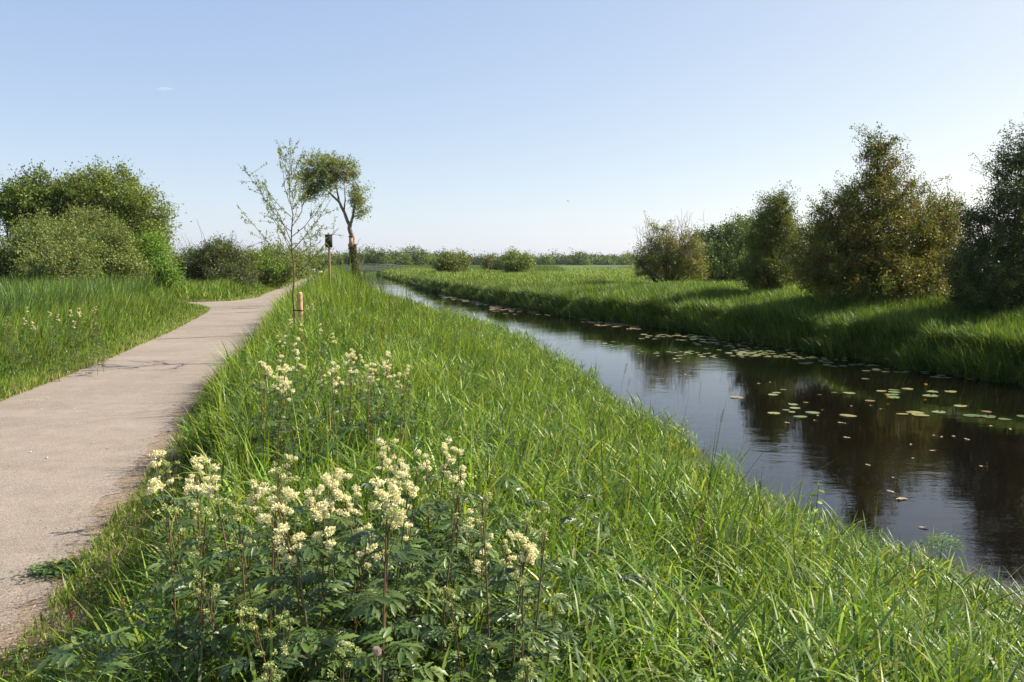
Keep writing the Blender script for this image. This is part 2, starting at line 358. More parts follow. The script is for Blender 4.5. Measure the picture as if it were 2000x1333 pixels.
near_bank(90000, 1.3, 14, 1.0, (.34, .74), (.008, .017), (5, 3, 5, 3, .15, 3), 6, .38, 1.6, keep=kf)
near_bank(160000, 12, 45, 1.4, (.34, .62), (.006, .012), (5, 4, 4, 2, 1, 3), 3, .28, .8)
near_bank(110000, 40, 158, 1.3, (.40, .65), (.012, .02), (5, 4, 4, 2, 1, 3), 2, .25, .6, lod=.0007)
near_bank(60000, 1.5, 16, 1.1, (.04, .13), (.003, .006), (3, 2, 4, 1, 2.5, 3), 3, .6, .9, tlo=-.02, thi=.18, hfun=False)
near_bank(5000, 3.0, 40, 1.0, (.70, 1.05), (.006, .009), (3, 2, 3, 4, .6, 2), 5, .12, .5, tlo=.1, thi=.98, keep=kf)
# dry, flattened straw at the water's edge
n = 9000; Y = 4 + rng.random(n) ** 1.3 * 6; X = nw(Y) + rng.normal(size=n) * .22 - .05
blades(gg, X, Y, np.maximum(ground_z(X, Y), WZ) + .01, .15 + .35 * rng.random(n), .003 + .003 * rng.random(n), rng.random(n) * 6.28, 1.15 + .3 * rng.normal(size=n) * .5, .3 * rng.random(n), 3, jcol((.30, .25, .14), n))
def leafy_stems(n, y0, y1, nl):
    Y = sample_y(n, y0, y1, 1.1); T = .10 + .92 * rng.random(n); X = PR(Y) + .12 + (nw(Y) - PR(Y)) * T; k = in_view(X, Y) & (np.hypot(X, Y) > 1.7) & (fbm(X, Y, .9, 21) > .36) & kf(X, Y, T); X, Y, T = X[k], Y[k], T[k]; n = len(X)
    H = (.34 + .32 * rng.random(n)) * (.6 + .8 * fbm(X, Y, 1.1, 2)) * (1 - .45 * sstep(.5, .95, T) * sstep(13, 6, Y)) * (.4 + .6 * sstep(.2, .9, X - PR(Y))); Z = ground_z(X, Y); az = rng.random(n) * 6.28; ln = .12 * np.abs(rng.normal(size=n)); c = grass_cols(n, (5, 5, 4, 3, .1, 2), .2)
    blades(gg, X, Y, Z, H, .0035 + .0003 * Y, az, ln, 0 * ln, 2, c)
    for q in range(nl):
        f = .25 + .72 * (q + rng.random(n)) / nl; hx = np.sin(ln) * H * f; x = X + hx * np.cos(az); y = Y + hx * np.sin(az); z = Z + np.cos(ln) * H * f
        blades(gg, x, y, z, .12 + .16 * rng.random(n), .007 + .006 * rng.random(n) + .0004 * Y, rng.random(n) * 6.28, .35 + .75 * rng.random(n), .3 + 1.2 * rng.random(n), 4, c * (.85 + .35 * rng.random((n, 1))))
leafy_stems(30000, 1.6, 15, 5); leafy_stems(16000, 14, 40, 4)
near_bank(26000, 1.5, 16, 1.0, (.25, .60), (.006, .012), (1, 0, 1, 0, 5, 3), 5, .8, 1.4, keep=kf)
gg.build('bank_grass', M_GRASS); tag(bpy.data.objects['bank_grass'], 'tall lush green grass covering the near canal bank beside the path', 'grass', kind='stuff')

# left verge
gg = G()
def left_verge(n, y0, y1, p, hr_, wr, pal, seg, d0, d1, lean=.25, droop=.6, ramp=True, lod=.0006):
    Y = sample_y(n, y0, y1, p); D = d0 + (d1 - d0) * rng.random(n); X = PL(Y) - D
    k = in_view(X, Y); X, Y, D = X[k], Y[k], D[k]; n = len(X)
    h = (hr_[0] + (hr_[1] - hr_[0]) * rng.random(n)) * (.6 + .8 * fbm(X, Y, .9, 6))
    if ramp: h *= .22 + .78 * sstep(.2, 1.9, D)
    az = np.where(rng.random(n) < .5, math.pi * .1 + rng.normal(size=n) * .6, rng.random(n) * 6.28)
    blades(gg, X, Y, ground_z(X, Y) - .01, h, wr[0] + (wr[1] - wr[0]) * rng.random(n) + lod * Y, az, np.abs(rng.normal(size=n)) * lean, np.abs(rng.normal(size=n)) * droop, seg, grass_cols(n, pal), None)
left_verge(110000, 5.5, 34, 1.2, (.5, .85), (.004, .009), (5, 4, 4, 3, .6, 2), 3, .02, 6.0)
left_verge(30000, 10, 34, 1.1, (.8, 1.2), (.008, .014), (2, 4, 1, 7, .1, 1), 3, 2.0, 8.0)
left_verge(26000, 5, 40, 1.3, (.06, .16), (.004, .008), (2, 2, 4, 0, 5, 4), 2, -.12, .45, ramp=False)
left_verge(60000, 33, 140, 1.4, (.5, .8), (.012, .02), (5, 4, 4, 2, .6, 2), 2, .0, 14.0)
tag(gg.build('verge_grass', M_GRASS), 'green grass rising from the left edge of the path to the shrubs', 'grass', kind='stuff')

# far bank and meadow
gg = G()
def far_bank(n, y0, y1, p, r0, r1, hr_, wr, pal, seg, lod=.0006, q=1.0, lean=.25, droop=.6):
    Y = sample_y(n, y0, y1, p); D = r0 + (r1 - r0) * rng.random(n) ** q; X = fw(Y) + D
    k = in_view(X, Y); X, Y, D = X[k], Y[k], D[k]; n = len(X); cl = fbm(X, Y, .55, 9)
    h = (hr_[0] + (hr_[1] - hr_[0]) * rng.random(n)) * (.5 + cl)
    az = np.where(rng.random(n) < .5, math.pi + rng.normal(size=n) * .7, rng.random(n) * 6.28)
    blades(gg, X, Y, ground_z(X, Y) - .01, h, wr[0] + (wr[1] - wr[0]) * rng.random(n) + lod * Y, az, np.abs(rng.normal(size=n)) * lean, np.abs(rng.normal(size=n)) * droop, seg, grass_cols(n, pal) * (.62 + .4 * cl[:, None]))  # greens dimmed to paint in the bank's deep shade, plus tone per clump
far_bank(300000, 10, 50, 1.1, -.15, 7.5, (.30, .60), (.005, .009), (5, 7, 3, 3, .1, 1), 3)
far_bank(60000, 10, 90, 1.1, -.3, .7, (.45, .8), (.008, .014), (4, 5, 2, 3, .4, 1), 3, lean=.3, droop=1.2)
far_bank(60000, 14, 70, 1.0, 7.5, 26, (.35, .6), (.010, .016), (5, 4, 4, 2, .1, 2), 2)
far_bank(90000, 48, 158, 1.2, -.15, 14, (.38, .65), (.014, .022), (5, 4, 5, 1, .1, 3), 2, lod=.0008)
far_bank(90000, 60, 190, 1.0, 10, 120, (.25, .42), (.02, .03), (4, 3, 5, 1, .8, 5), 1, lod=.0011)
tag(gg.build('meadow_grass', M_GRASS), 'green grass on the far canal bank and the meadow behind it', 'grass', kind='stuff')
# reeds closing the channel behind the bridge
gg = G(); n = 26000; Y = 150 + 45 * rng.random(n); X = -60 + 70 * rng.random(n); k = ~((X > nw(Y) - .3) & (X < fw(Y) + .3) & (Y < 163)); X, Y = X[k], Y[k]; n = len(X)
blades(gg, X, Y, ground_z(X, Y) - .02, .6 + .5 * rng.random(n), .10 + .06 * rng.random(n), rng.random(n) * 6.28, .2 * rng.random(n), .3 * rng.random(n), 1, jcol((.12, .17, .045), n))
tag(gg.build('reed_bed', M_GRASS), 'pale green reeds around the canal behind the footbridge', 'reeds', kind='stuff')

# ------------------------------------------------------------------ trees and shrubs
def make_tree(name, label, cat, base, lobes, n_leaf, leaf, cols, trunks=(), spray=(0, .6, .5), clump=.28, bark=(.10, .075, .05), group=None, per=60, seed=1, interior=.22, twig_r=.012, bare=0, elong=1.0):
    """lobes: (centre, radii) in world; trunks: polylines with radii, in world; spray: number of twigs poking out, length, leafiness"""
    r = np.random.default_rng(seed); base = np.asarray(base, float); root = empty(name, base, label=label, cat=cat, group=group)
    cr, tr = G(), G(); area = np.array([np.prod(np.asarray(rd)) ** (2 / 3) for _, rd in lobes]); area /= area.sum()
    nc = max(4, n_leaf // per); tips = []
    for (ce, rd), wgt in zip(lobes, area):
        ce = np.asarray(ce, float) - base; rd = np.asarray(rd, float); m = max(3, int(nc * wgt)); d = rand_dirs(m, r)
        rr = np.where(r.random(m) < interior, r.random(m) ** .5 * .8, .78 + .26 * r.random(m)) * (.68 + .58 * noise(d[:, 0] * 3.5 + seed, d[:, 2] * 3.5 + d[:, 1] * 2.5, 1.0, seed))
        C = ce + d * rd * rr[:, None]; C[:, 2] = np.maximum(C[:, 2], .05 + .3 * r.random(m))
        out = d / rd; out /= np.linalg.norm(out, axis=1, keepdims=True); out = out + np.array((0, 0, .35)) + .35 * r.normal(size=(m, 3)); out /= np.linalg.norm(out, axis=1, keepdims=True)
        tips += list(zip(C, out)); cs = clump * (.55 + 1.0 * r.random(m))
        idx = np.repeat(np.arange(m), per); nL = len(idx); al = (r.random(nL) - .35) * cs[idx] * 1.6 * elong
        P = C[idx] + out[idx] * al[:, None] + r.normal(size=(nL, 3)) * cs[idx][:, None] * .42 / elong
        N_ = out[idx] * .6 + r.normal(size=(nL, 3)) * .7 + np.array((0, 0, .35)); T_ = out[idx] * .5 + r.normal(size=(nL, 3))
        ci = r.integers(0, len(cols), m); cc = np.asarray(cols)[ci][idx] * (1 + .12 * r.normal(size=(m, 1)))[idx]
        cr.leaves(P, N_, T_, leaf * (.7 + .6 * r.random(nL)), leaf * .55 * (.7 + .6 * r.random(nL)), np.clip(cc * (1 + .18 * r.normal(size=(nL, 1))) * (1 + .06 * r.normal(size=(nL, 3))), .008, .5))
    for pts, ra in trunks:
        p = np.asarray(pts, float) - base; t = np.linspace(0, 1, len(p)); tt = np.linspace(0, 1, len(p) * 4)
        q = np.stack([np.interp(tt, t, p[:, a]) for a in range(3)], 1); q[1:-1] += r.normal(size=(len(q) - 2, 3)) * np.interp(tt, t, ra)[1:-1, None] * .25
        q[1:-1] = (q[:-2] + q[1:-1] * 2 + q[2:]) / 4
        tr.tube(q, np.interp(tt, t, ra), jcol(bark, 1, .1)[0], 8)
    hubs = [np.asarray(p_, float) - base for pts, _ in trunks for p_ in pts[1:]] or [np.array((0, 0, .2))]
    H_ = np.array(hubs)
    pick = r.permutation(len(tips))[:max(30, min(len(tips), 260))]
    for q in pick:
        c_, o_ = tips[q]; dd = np.linalg.norm(H_ - c_, axis=1) + .8 * np.maximum(0, H_[:, 2] - c_[2]); h_ = H_[dd.argmin()]; L = np.linalg.norm(c_ - h_)
        if L > 4.5: continue
        m_ = (h_ + c_) / 2 + np.array((0, 0, -.06 * L)) + r.normal(size=3) * .08 * L; tt = np.linspace(0, 1, 6)[:, None]
        q_ = (1 - tt) ** 2 * h_ + 2 * tt * (1 - tt) * m_ + tt ** 2 * (c_ + o_ * .1)
        tr.tube(q_, np.linspace(twig_r * (1 + L * .8), twig_r * .35, 6), bark, 4)
    ns, sl, lf = spray
    top = [k_ for k_ in tips if k_[1][2] > -.2]
    for _ in range(ns):
        c_, o_ = top[r.integers(len(top))]; d_ = o_ + np.array((0, 0, .35)) + r.normal(size=3) * .25; d_ /= np.linalg.norm(d_); L = sl * (.4 + r.random())
        st = c_ - d_ * .2; tt = np.linspace(0, 1, 6)[:, None]; q_ = st + d_ * L * tt + np.array((0, 0, -.12 * L)) * tt ** 2 + np.cumsum(r.normal(size=(6, 3)) * .03 * L, 0)
        tr.tube(q_, np.linspace(twig_r * .8, twig_r * .25, 6), bark, 4)
        m = int(lf * L * 60)
        if m:
            s_ = r.random(m) ** .8; P = np.stack([np.interp(s_, np.linspace(0, 1, 6), q_[:, a]) for a in range(3)], 1) + r.normal(size=(m, 3)) * (.05 + .06 * (1 - s_[:, None]))
            cr.leaves(P, r.normal(size=(m, 3)) + np.array((0, 0, .8)), r.normal(size=(m, 3)) * .7 + d_, leaf * (.6 + .5 * r.random(m)), leaf * .5, np.clip(np.asarray(cols)[r.integers(0, len(cols), m)] * (1 + .2 * r.normal(size=(m, 1))), .008, .5))
    for _ in range(bare):
        c_, o_ = top[r.integers(len(top))]; d_ = o_ * .5 + np.array((-.15, 0, .8)) + r.normal(size=3) * .25; d_ /= np.linalg.norm(d_); L = .5 + 1.0 * r.random()
        for k_ in range(4):
            e_ = d_ + r.normal(size=3) * .3; s0 = c_ + d_ * L * .25 * k_; tt = np.linspace(0, 1, 5)[:, None]
            tr.tube(s0 + e_ * L * (.6 if k_ else 1) * tt + np.cumsum(r.normal(size=(5, 3)) * .035, 0), np.linspace(.010, .004, 5), (.17, .14, .12), 4)
    tr.build('trunk', M_BARK, root, True); cr.build('crown', M_LEAF, root)
    return root
def lobe_px(u, v, ru, rv, d, depth=1.0, dy=0):
    c_ = at_depth(u, v, d + dy); s = (d + dy) / 1600; return (c_, (ru * s, max(ru, rv * .6) * s * depth, rv * s))
def foot(u, d): x = (u - 1000) / 1600 * d; return np.array((x, d, float(ground_z(x, d))))
def stems_to(base, lobes, r0=.08, seed=0, k=3):
    r = np.random.default_rng(seed); out = []
    for ce, rd in lobes:
        for _ in range(k):
            t_ = np.asarray(ce) + r.normal(size=3) * np.asarray(rd) * .35; b_ = np.asarray(base) + np.array((r.normal() * .15, r.normal() * .15, -.05))
            out.append(([b_, b_ * .55 + t_ * .45 + r.normal(size=3) * .12, t_], [r0, r0 * .6, r0 * .2]))
    return out
HAW = [(.135, .155, .03), (.17, .15, .032), (.11, .14, .028), (.22, .15, .034), (.19, .195, .034)]
HAWD = [(.055, .08, .02), (.07, .095, .022), (.085, .085, .025), (.045, .07, .022)]
GREY = [(.17, .215, .058), (.20, .24, .066), (.14, .18, .05), (.22, .23, .08)]
MIDG = [(.17, .22, .045), (.205, .25, .05), (.135, .18, .042)]
BRIG = [(.15, .25, .035), (.18, .28, .04), (.12, .22, .035)]
OLIV = [(.155, .19, .04), (.19, .21, .045), (.12, .16, .036)]
DARK = [(.075, .12, .03), (.06, .095, .028), (.09, .135, .034)]

def bush(name, label, cat, u, d, L, n, leaf, cols, **k):
    lobes = [lobe_px(*l[:5], **(l[5] if len(l) > 5 else {})) for l in L]
    b = foot(u, d); st = k.pop('stems', 3); r0 = k.pop('r0', .07)
    return make_tree(name, label, cat, b, lobes, n, leaf, cols, trunks=k.pop('trunks', None) or stems_to(b, lobes, r0, k.get('seed', 1), st), **k)

# left group
bush('willow_tree', 'tall rounded green tree rising behind the grey shrubs left of the path', 'tree', 185, 38,
     [(150, 412, 78, 52, 38), (200, 392, 66, 56, 38), (275, 425, 45, 50, 37), (245, 480, 72, 66, 38), (75, 445, 44, 40, 38), (292, 490, 20, 38, 37)], 74000, .11, MIDG + OLIV + GREY[:2], spray=(300, .9, .7), seed=3, clump=.36, stems=2, r0=.12)
bush('willow_shrub', 'broad grey green shrub filling the lower left foreground of the shrub group', 'shrub', 80, 31,
     [(55, 490, 62, 44, 31), (115, 535, 66, 46, 30), (20, 545, 60, 55, 31), (-45, 510, 50, 70, 31), (125, 475, 42, 36, 32), (80, 455, 34, 28, 32.5), (160, 500, 30, 30, 31)], 62000, .085, GREY, spray=(260, .5, .8), seed=4, clump=.26)
bush('willow_shrub', 'olive grey shrub in the middle of the shrub group under the tall tree', 'shrub', 210, 33.5,
     [(175, 455, 50, 42, 34.5), (215, 500, 44, 50, 33), (195, 550, 40, 40, 32.5), (240, 545, 38, 42, 32.5)], 45000, .085, GREY + OLIV[:1], spray=(160, .5, .8), seed=5, clump=.26)
bush('willow_shrub', 'bright lime green shrub at the right end of the left shrub group', 'shrub', 292, 35,
     [(290, 505, 32, 45, 35.5), (318, 540, 24, 32, 34.5), (270, 550, 26, 34, 35)], 20000, .09, BRIG, spray=(24, .45, .9), seed=6, clump=.25)
bush('alder_tree', 'thin leaning tree with dark outer leaves at the left edge of the picture', 'tree', 30, 37,
     [(50, 395, 45, 32, 36.5), (25, 420, 30, 30, 36.5), (75, 365, 28, 25, 37)], 9000, .12, MIDG + DARK[:1], spray=(50, .7, .8), seed=7, clump=.3, r0=.1)
# shrubs in the middle distance beside the path
bush('willow_shrub', 'dark brownish shrub with upright twigs behind the bend of the path', 'shrub', 415, 46,
     [(435, 520, 52, 38, 46), (400, 530, 40, 34, 46), (455, 545, 42, 26, 45), (425, 500, 30, 26, 47)], 34000, .10, [(.09, .115, .04), (.11, .11, .045), (.08, .12, .034), (.12, .14, .05)], spray=(150, 1.0, .55), bare=10, seed=8, clump=.3)
bush('hawthorn_shrub', 'low yellow green bush to the right of the dark brownish shrub', 'shrub', 510, 52,
     [(500, 530, 34, 26, 52), (530, 525, 34, 27, 54), (548, 533, 22, 22, 51), (480, 522, 26, 24, 53)], 24000, .12, OLIV + BRIG[:1], spray=(46, .6, .8), seed=9, clump=.34)
bush('willow_tree', 'green rounded tree behind the slender sapling beside the path', 'tree', 560, 78,
     [(545, 515, 40, 28, 78), (585, 520, 34, 26, 80), (505, 512, 30, 22, 82)], 15000, .19, MIDG + OLIV, spray=(30, .8, .8), seed=10, clump=.55)
bush('willow_shrub', 'small round bush at the far end of the path', 'shrub', 628, 105,
     [(625, 522, 22, 15, 105), (642, 524, 13, 11, 104)], 5000, .24, [(.12, .12, .06), (.10, .12, .04)], spray=(8, .6, .8), seed=12, clump=.6, stems=2)
bush('willow_tree', 'distant dark tree between the left shrubs and the brownish shrub', 'tree', 375, 120,
     [(375, 508, 22, 18, 120), (352, 520, 20, 12, 118), (392, 520, 24, 16, 117)], 8000, .28, MIDG + DARK, seed=13, clump=.7, stems=2)

# lone willow on the bank
D = 56.0
def W3(u, v, dd=0): return at_depth(u, v, D + dd)
tb = foot(697, D)
tk = [([tb, W3(696, 540), W3(691, 510), W3(689, 480), W3(684, 452), W3(683, 438)], [.24, .21, .18, .165, .15, .14]),
      ([W3(683, 440), W3(672, 415), W3(662, 395), W3(645, 378), W3(622, 362), W3(603, 352)], [.12, .10, .085, .06, .04, .02]),
      ([W3(683, 440), W3(689, 425), W3(692, 405), W3(697, 385), W3(703, 370)], [.11, .09, .07, .04, .02]),
      ([W3(662, 395), W3(658, 370, .5), W3(655, 345, 1), W3(650, 320, 1)], [.08, .05, .03, .01]),
      ([W3(672, 415), W3(674, 390, -.5), W3(672, 360, -1), W3(672, 335, -1)], [.06, .04, .02, .01])]
lw = [lobe_px(606, 345, 22, 24, D), lobe_px(632, 324, 30, 18, D), lobe_px(666, 326, 20, 14, D), lobe_px(648, 352, 20, 15, D), lobe_px(616, 375, 17, 13, D), lobe_px(597, 372, 12, 18, D), lobe_px(679, 347, 11, 17, D)]
lw2 = [lobe_px(702, 384, 17, 20, D), lobe_px(696, 408, 11, 18, D)]
WIL = [(.20, .25, .07), (.24, .27, .08), (.17, .21, .065), (.26, .27, .09)]
lone = make_tree('willow_tree', 'lone two crowned willow with a bare leaning trunk on the near bank', 'tree', tb, lw + lw2, 12500, .12, WIL, trunks=tk, spray=(200, .8, .8), clump=.34, bark=(.21, .17, .125), seed=21, interior=.35, twig_r=.008)
iv = G(); m = 4200; z_ = rng.random(m) ** 1.2; Pp = np.stack([np.interp(z_, [0, .25, .6, 1], [p_[a] for p_ in (W3(697, 545), W3(695, 530), W3(691, 505), W3(688, 478))]) for a in range(3)], 1) - tb
dd = rand_dirs(m); dd[:, 2] *= .3; Pp = Pp + dd * (.21 + .10 * rng.random((m, 1)) * (1.4 - z_[:, None]))
iv.leaves(Pp, dd, rand_dirs(m), .10, .08, jcol((.13, .12, .045), m, .3)); o = iv.build('ivy', M_LEAF, lone)
br = G()
for s_ in range(6):
    z0 = rng.random(); st = W3(693, 540 - 70 * z0) - tb; e = np.array((rng.normal() * .5 + .35, rng.normal() * .3, .5 + .3 * rng.random())); tt = np.linspace(0, 1, 5)[:, None]
    br.tube(st + e * tt * (.5 + .6 * rng.random()) + np.cumsum(rng.normal(size=(5, 3)) * .05, 0), np.linspace(.018, .006, 5), (.2, .14, .1), 4)
br.build('dead_twigs', M_BARK, lone)
nb = empty('nest_box', W3(685.5, 473, -.34), label='pale wooden nest box fixed to the trunk of the lone willow', cat='nest box')
q_ = G(); q_.box((0, 0, 0), (.13, .12, .34), (.45, .27, .15), .2); q_.build('body', M_WOOD, nb); q_ = G(); q_.box((0, -.02, .37), (.17, .16, .025), (.10, .08, .07), .2); q_.build('roof', M_WOOD, nb)

# far bank hawthorns, from the right edge into the distance
bush('hawthorn_tree', 'darkest hawthorn cut off by the right edge of the picture', 'tree', 1985, 21,
     [(1985, 520, 120, 80, 21), (1975, 440, 90, 64, 21), (2005, 365, 70, 60, 21.5), (2030, 300, 72, 54, 21), (1930, 545, 82, 66, 20.5), (2110, 450, 130, 150, 22), (1950, 585, 95, 34, 20.5)],
     110000, .06, HAWD + HAW[:1], spray=(420, .8, .7), seed=31, clump=.2, interior=.3, r0=.09)
bush('hawthorn_tree', 'tallest reddish brown hawthorn with a pointed top on the far bank', 'tree', 1720, 26,
     [(1718, 335, 33, 56, 26), (1725, 395, 76, 54, 26), (1648, 425, 56, 46, 26), (1730, 480, 120, 72, 26), (1650, 500, 100, 68, 26), (1720, 548, 135, 50, 25.5), (1820, 450, 60, 48, 26.3), (1840, 415, 34, 28, 26.3), (1835, 510, 54, 62, 26.3), (1605, 535, 44, 38, 25.7), (1708, 285, 16, 34, 26)],
     130000, .068, HAW, spray=(620, .85, .7), seed=32, clump=.2, interior=.3, r0=.09)
bush('hawthorn_tree', 'narrow pointed hawthorn left of the tallest one on the far bank', 'tree', 1515, 33,
     [(1513, 412, 24, 32, 33), (1512, 465, 44, 48, 33), (1514, 515, 44, 44, 33), (1495, 535, 46, 28, 32.5)],
     50000, .075, HAW[:3] + OLIV[:1], spray=(260, .8, .7), seed=33, clump=.24)
bush('hawthorn_shrub', 'half bare bush with grey twigs reaching over its orange green leaves', 'shrub', 1305, 46,
     [(1335, 490, 36, 34, 46), (1305, 515, 46, 32, 46), (1262, 515, 26, 30, 46.5), (1345, 520, 34, 22, 45.5), (1290, 470, 26, 30, 46)],
     26000, .09, [(.23, .22, .045), (.18, .21, .045), (.27, .21, .05), (.14, .17, .04)], spray=(120, .8, .5), seed=34, clump=.28, bare=60)
bush('hawthorn_tree', 'dark green bushy tree between the half bare bush and the narrow hawthorn', 'tree', 1400, 60,
     [(1385, 488, 40, 34, 60), (1425, 476, 36, 32, 60), (1405, 515, 56, 28, 59), (1460, 466, 38, 40, 61), (1370, 512, 30, 24, 58), (1465, 515, 46, 30, 60)],
     46000, .14, DARK + MIDG[:1], spray=(80, .7, .7), seed=35, clump=.4)
bush('willow_tree', 'pale green topped tree just behind the narrow hawthorn', 'tree', 1465, 66,
     [(1462, 460, 26, 26, 66), (1480, 490, 36, 40, 66), (1595, 470, 40, 30, 66)], 16000, .14, OLIV + MIDG, spray=(50, .8, .7), seed=36, clump=.42)
# lone bushes on the meadow
bush('hawthorn_shrub', 'orange tinged round bush standing on the far bank in the distance', 'shrub', 885, 96,
     [(880, 516, 24, 17, 96), (900, 512, 14, 14, 97), (868, 522, 15, 12, 95)], 9000, .2, [(.17, .20, .045), (.20, .20, .05), (.13, .17, .04)], spray=(30, .9, .7), seed=41, clump=.5, stems=2)
bush('willow_shrub', 'rounded yellow green bush alone on the meadow', 'shrub', 1011, 92,
     [(1012, 514, 25, 19, 92), (998, 518, 16, 14, 91)], 10000, .19, [(.18, .22, .05), (.15, .20, .045), (.20, .23, .055)], spray=(20, .6, .9), seed=42, clump=.48, stems=2)
bush('willow_shrub', 'small pale bush left of the rounded yellow green one on the meadow', 'shrub', 955, 125,
     [(955, 518, 11, 12, 125)], 2500, .26, [(.15, .16, .06), (.17, .17, .06)], seed=43, clump=.5, stems=2)
bush('willow_shrub', 'smallest dull bush between the two rounded bushes on the meadow', 'shrub', 976, 122,
     [(976, 522, 9, 9, 122)], 1800, .26, [(.12, .14, .06), (.10, .12, .05)], seed=44, clump=.5, stems=2)

# wooded skyline: each crown one can tell apart is a tree
bank_specs = []
r = np.random.default_rng(99)
for u in np.arange(640, 870, 13.5):
    bank_specs.append((u + r.normal() * 3, 506 - (12 if 700 < u < 860 else 5) * (.5 + r.random()), 15 + 7 * r.random(), 230 + 60 * r.random()))
for u in np.arange(865, 1250, 15.0):
    bank_specs.append((u + r.normal() * 4, 508 - 6 * r.random() ** 2 - (3 if 1060 < u < 1160 else 0), 12 + 7 * r.random(), 380 + 120 * r.random()))
for u in np.arange(350, 640, 21): bank_specs.append((u + r.normal() * 4, 512 - 4 * r.random(), 16 + 8 * r.random(), 260 + 60 * r.random()))
for u in np.arange(1600, 1990, 60): bank_specs.append((u, 500, 40, 150))
for u, v, ru, d in ((846, 505, 19, 235), (832, 507, 14, 240), (688, 502, 11, 200), (789, 505, 14, 250)): bank_specs.append((u, v, ru, d))
where = {0: 'behind the footbridge', 1: 'on the skyline beyond the meadow', 2: 'on the skyline beyond the path', 3: 'far behind the big hawthorns'}
for i_, (u, v, ru, d) in enumerate(bank_specs):
    zone = 0 if 640 <= u < 875 else 1 if 865 <= u < 1300 else 2 if u < 640 else 3
    pal = [MIDG + DARK, DARK + [(.06, .09, .045)], OLIV + MIDG][i_ % 3]; rv = 522 - v + 2
    L_ = [lobe_px(u, v + rv * .45, ru, rv * .62, d), lobe_px(u - ru * .5, v + rv * .62, ru * .6, rv * .45, d), lobe_px(u + ru * .5, v + rv * .6, ru * .65, rv * .5, d)]
    b_ = foot(u, d)
    zn = lambda q_: 0 if 640 <= q_ < 875 else 1 if 865 <= q_ < 1300 else 2 if q_ < 640 else 3
    same = [q_[0] for j_, q_ in enumerate(bank_specs) if j_ % 3 == i_ % 3 and zn(q_[0]) == zone]
    make_tree('broadleaf_tree', ('dark green' if i_ % 3 == 1 else 'olive green' if i_ % 3 == 2 else 'mid green') + ' rounded tree ' + where[zone] + ', ' + ordinal(same, u), 'tree', b_, L_, 1700, d * .0021, pal,
              trunks=[([b_, b_ * .4 + np.asarray(L_[0][0]) * .6], [.25, .12])], clump=d * .0034, per=16, seed=200 + i_, group='trees ' + where[zone], twig_r=.02, interior=.2)
# undistinguished woodland and scrub on the horizon
gg = G(); n = 26000; U = rng.random(n) * 2600 - 300; Dp = np.where((U > 640) & (U < 870), 300, 560) + 60 * rng.random(n)
X = (U - 1000) / 1600 * Dp; top = (2.5 + 4.5 * fbm(X, X * 0, .02)) * (.6 + .4 * (Dp > 500)); Zz = .1 + top * rng.random(n) ** .8
gg.leaves(np.stack([X, Dp, Zz], 1), rand_dirs(n) + np.array((0, -.8, .5)), rand_dirs(n), 1.9, 1.5, jcol((.075, .10, .05), n, .3))
tag(gg.build('woodland', M_LEAF), 'low wood and scrub along the far horizon', 'woodland', kind='stuff')

# ------------------------------------------------------------------ saplings beside the path
def sapling(label, base, H_, spread, nb_, leaf, dens, seed, trunk_r, first, lean=(0, 0), bark=(.16, .11, .06)):
    r = np.random.default_rng(seed); root = empty('sapling', base, label=label, cat='tree', group=None)
    tr, cr = G(), G(); tt = np.linspace(0, 1, 14); T_ = np.stack([lean[0] * tt + .012 * r.normal(size=14), lean[1] * tt + .012 * r.normal(size=14), H_ * tt - .02], 1)
    tr.tube(T_, trunk_r * (1 - .88 * tt) , bark, 7)
    twigs = []
    for k_ in range(nb_):
        f = first + (1 - first) * (k_ + .3 * r.random()) / nb_; p0 = np.array([np.interp(f, tt, T_[:, a]) for a in range(3)])
        az = k_ * 2.4 + r.normal() * .4; L = spread * (1 - f) ** .75 * (1.05 + .35 * r.random()) + .12; el = .30 + .75 * f + .12 * r.normal()
        d_ = np.array((math.cos(az) * math.cos(el), math.sin(az) * math.cos(el), math.sin(el))); s_ = np.linspace(0, 1, 9)[:, None]
        q_ = p0 + d_ * L * s_ + np.array((0, 0, .22 * L)) * s_ ** 2 + np.cumsum(r.normal(size=(9, 3)) * .012, 0)
        tr.tube(q_, np.linspace(trunk_r * .35 * (1 - f) + .004, .002, 9), bark, 5); twigs.append(q_)
        for m_ in range(int(3 + 5 * L)):
            i0 = r.integers(2, 8); e_ = d_ * .7 + r.normal(size=3) * .5 + np.array((0, 0, .3)); e_ /= np.linalg.norm(e_); l2 = L * (.12 + .25 * r.random()); s2 = np.linspace(0, 1, 5)[:, None]
            w_ = q_[i0] + e_ * l2 * s2 + np.cumsum(r.normal(size=(5, 3)) * .008, 0); tr.tube(w_, np.linspace(.0035, .0015, 5), bark, 4); twigs.append(w_)
    twigs.append(T_[8:])
    for w_ in twigs:
        L = np.linalg.norm(w_[-1] - w_[0]); m = int(L * dens)
        if m < 1: continue
        s_ = .12 + .88 * r.random(m); P = np.stack([np.interp(s_, np.linspace(0, 1, len(w_)), w_[:, a]) for a in range(3)], 1)
        P = np.repeat(P, 3, 0) + r.normal(size=(m * 3, 3)) * .012
        cr.leaves(P, r.normal(size=(m * 3, 3)) + np.array((0, 0, .6)), r.normal(size=(m * 3, 3)), leaf * (.6 + .6 * r.random(m * 3)), leaf * .6, jcol((.20, .27, .08), m * 3, .3, r=r))
    tr.build('trunk', M_BARK, root, True); cr.build('crown', M_LEAF, root); return root
ND = 13.6
nb_ = foot(577, ND); sapling('slender young tree with sparse leaves tied to a stake beside the path', nb_, 3.5 - nb_[2], 1.3, 26, .036, 17, 61, .022, .40, lean=(-.05, 0))
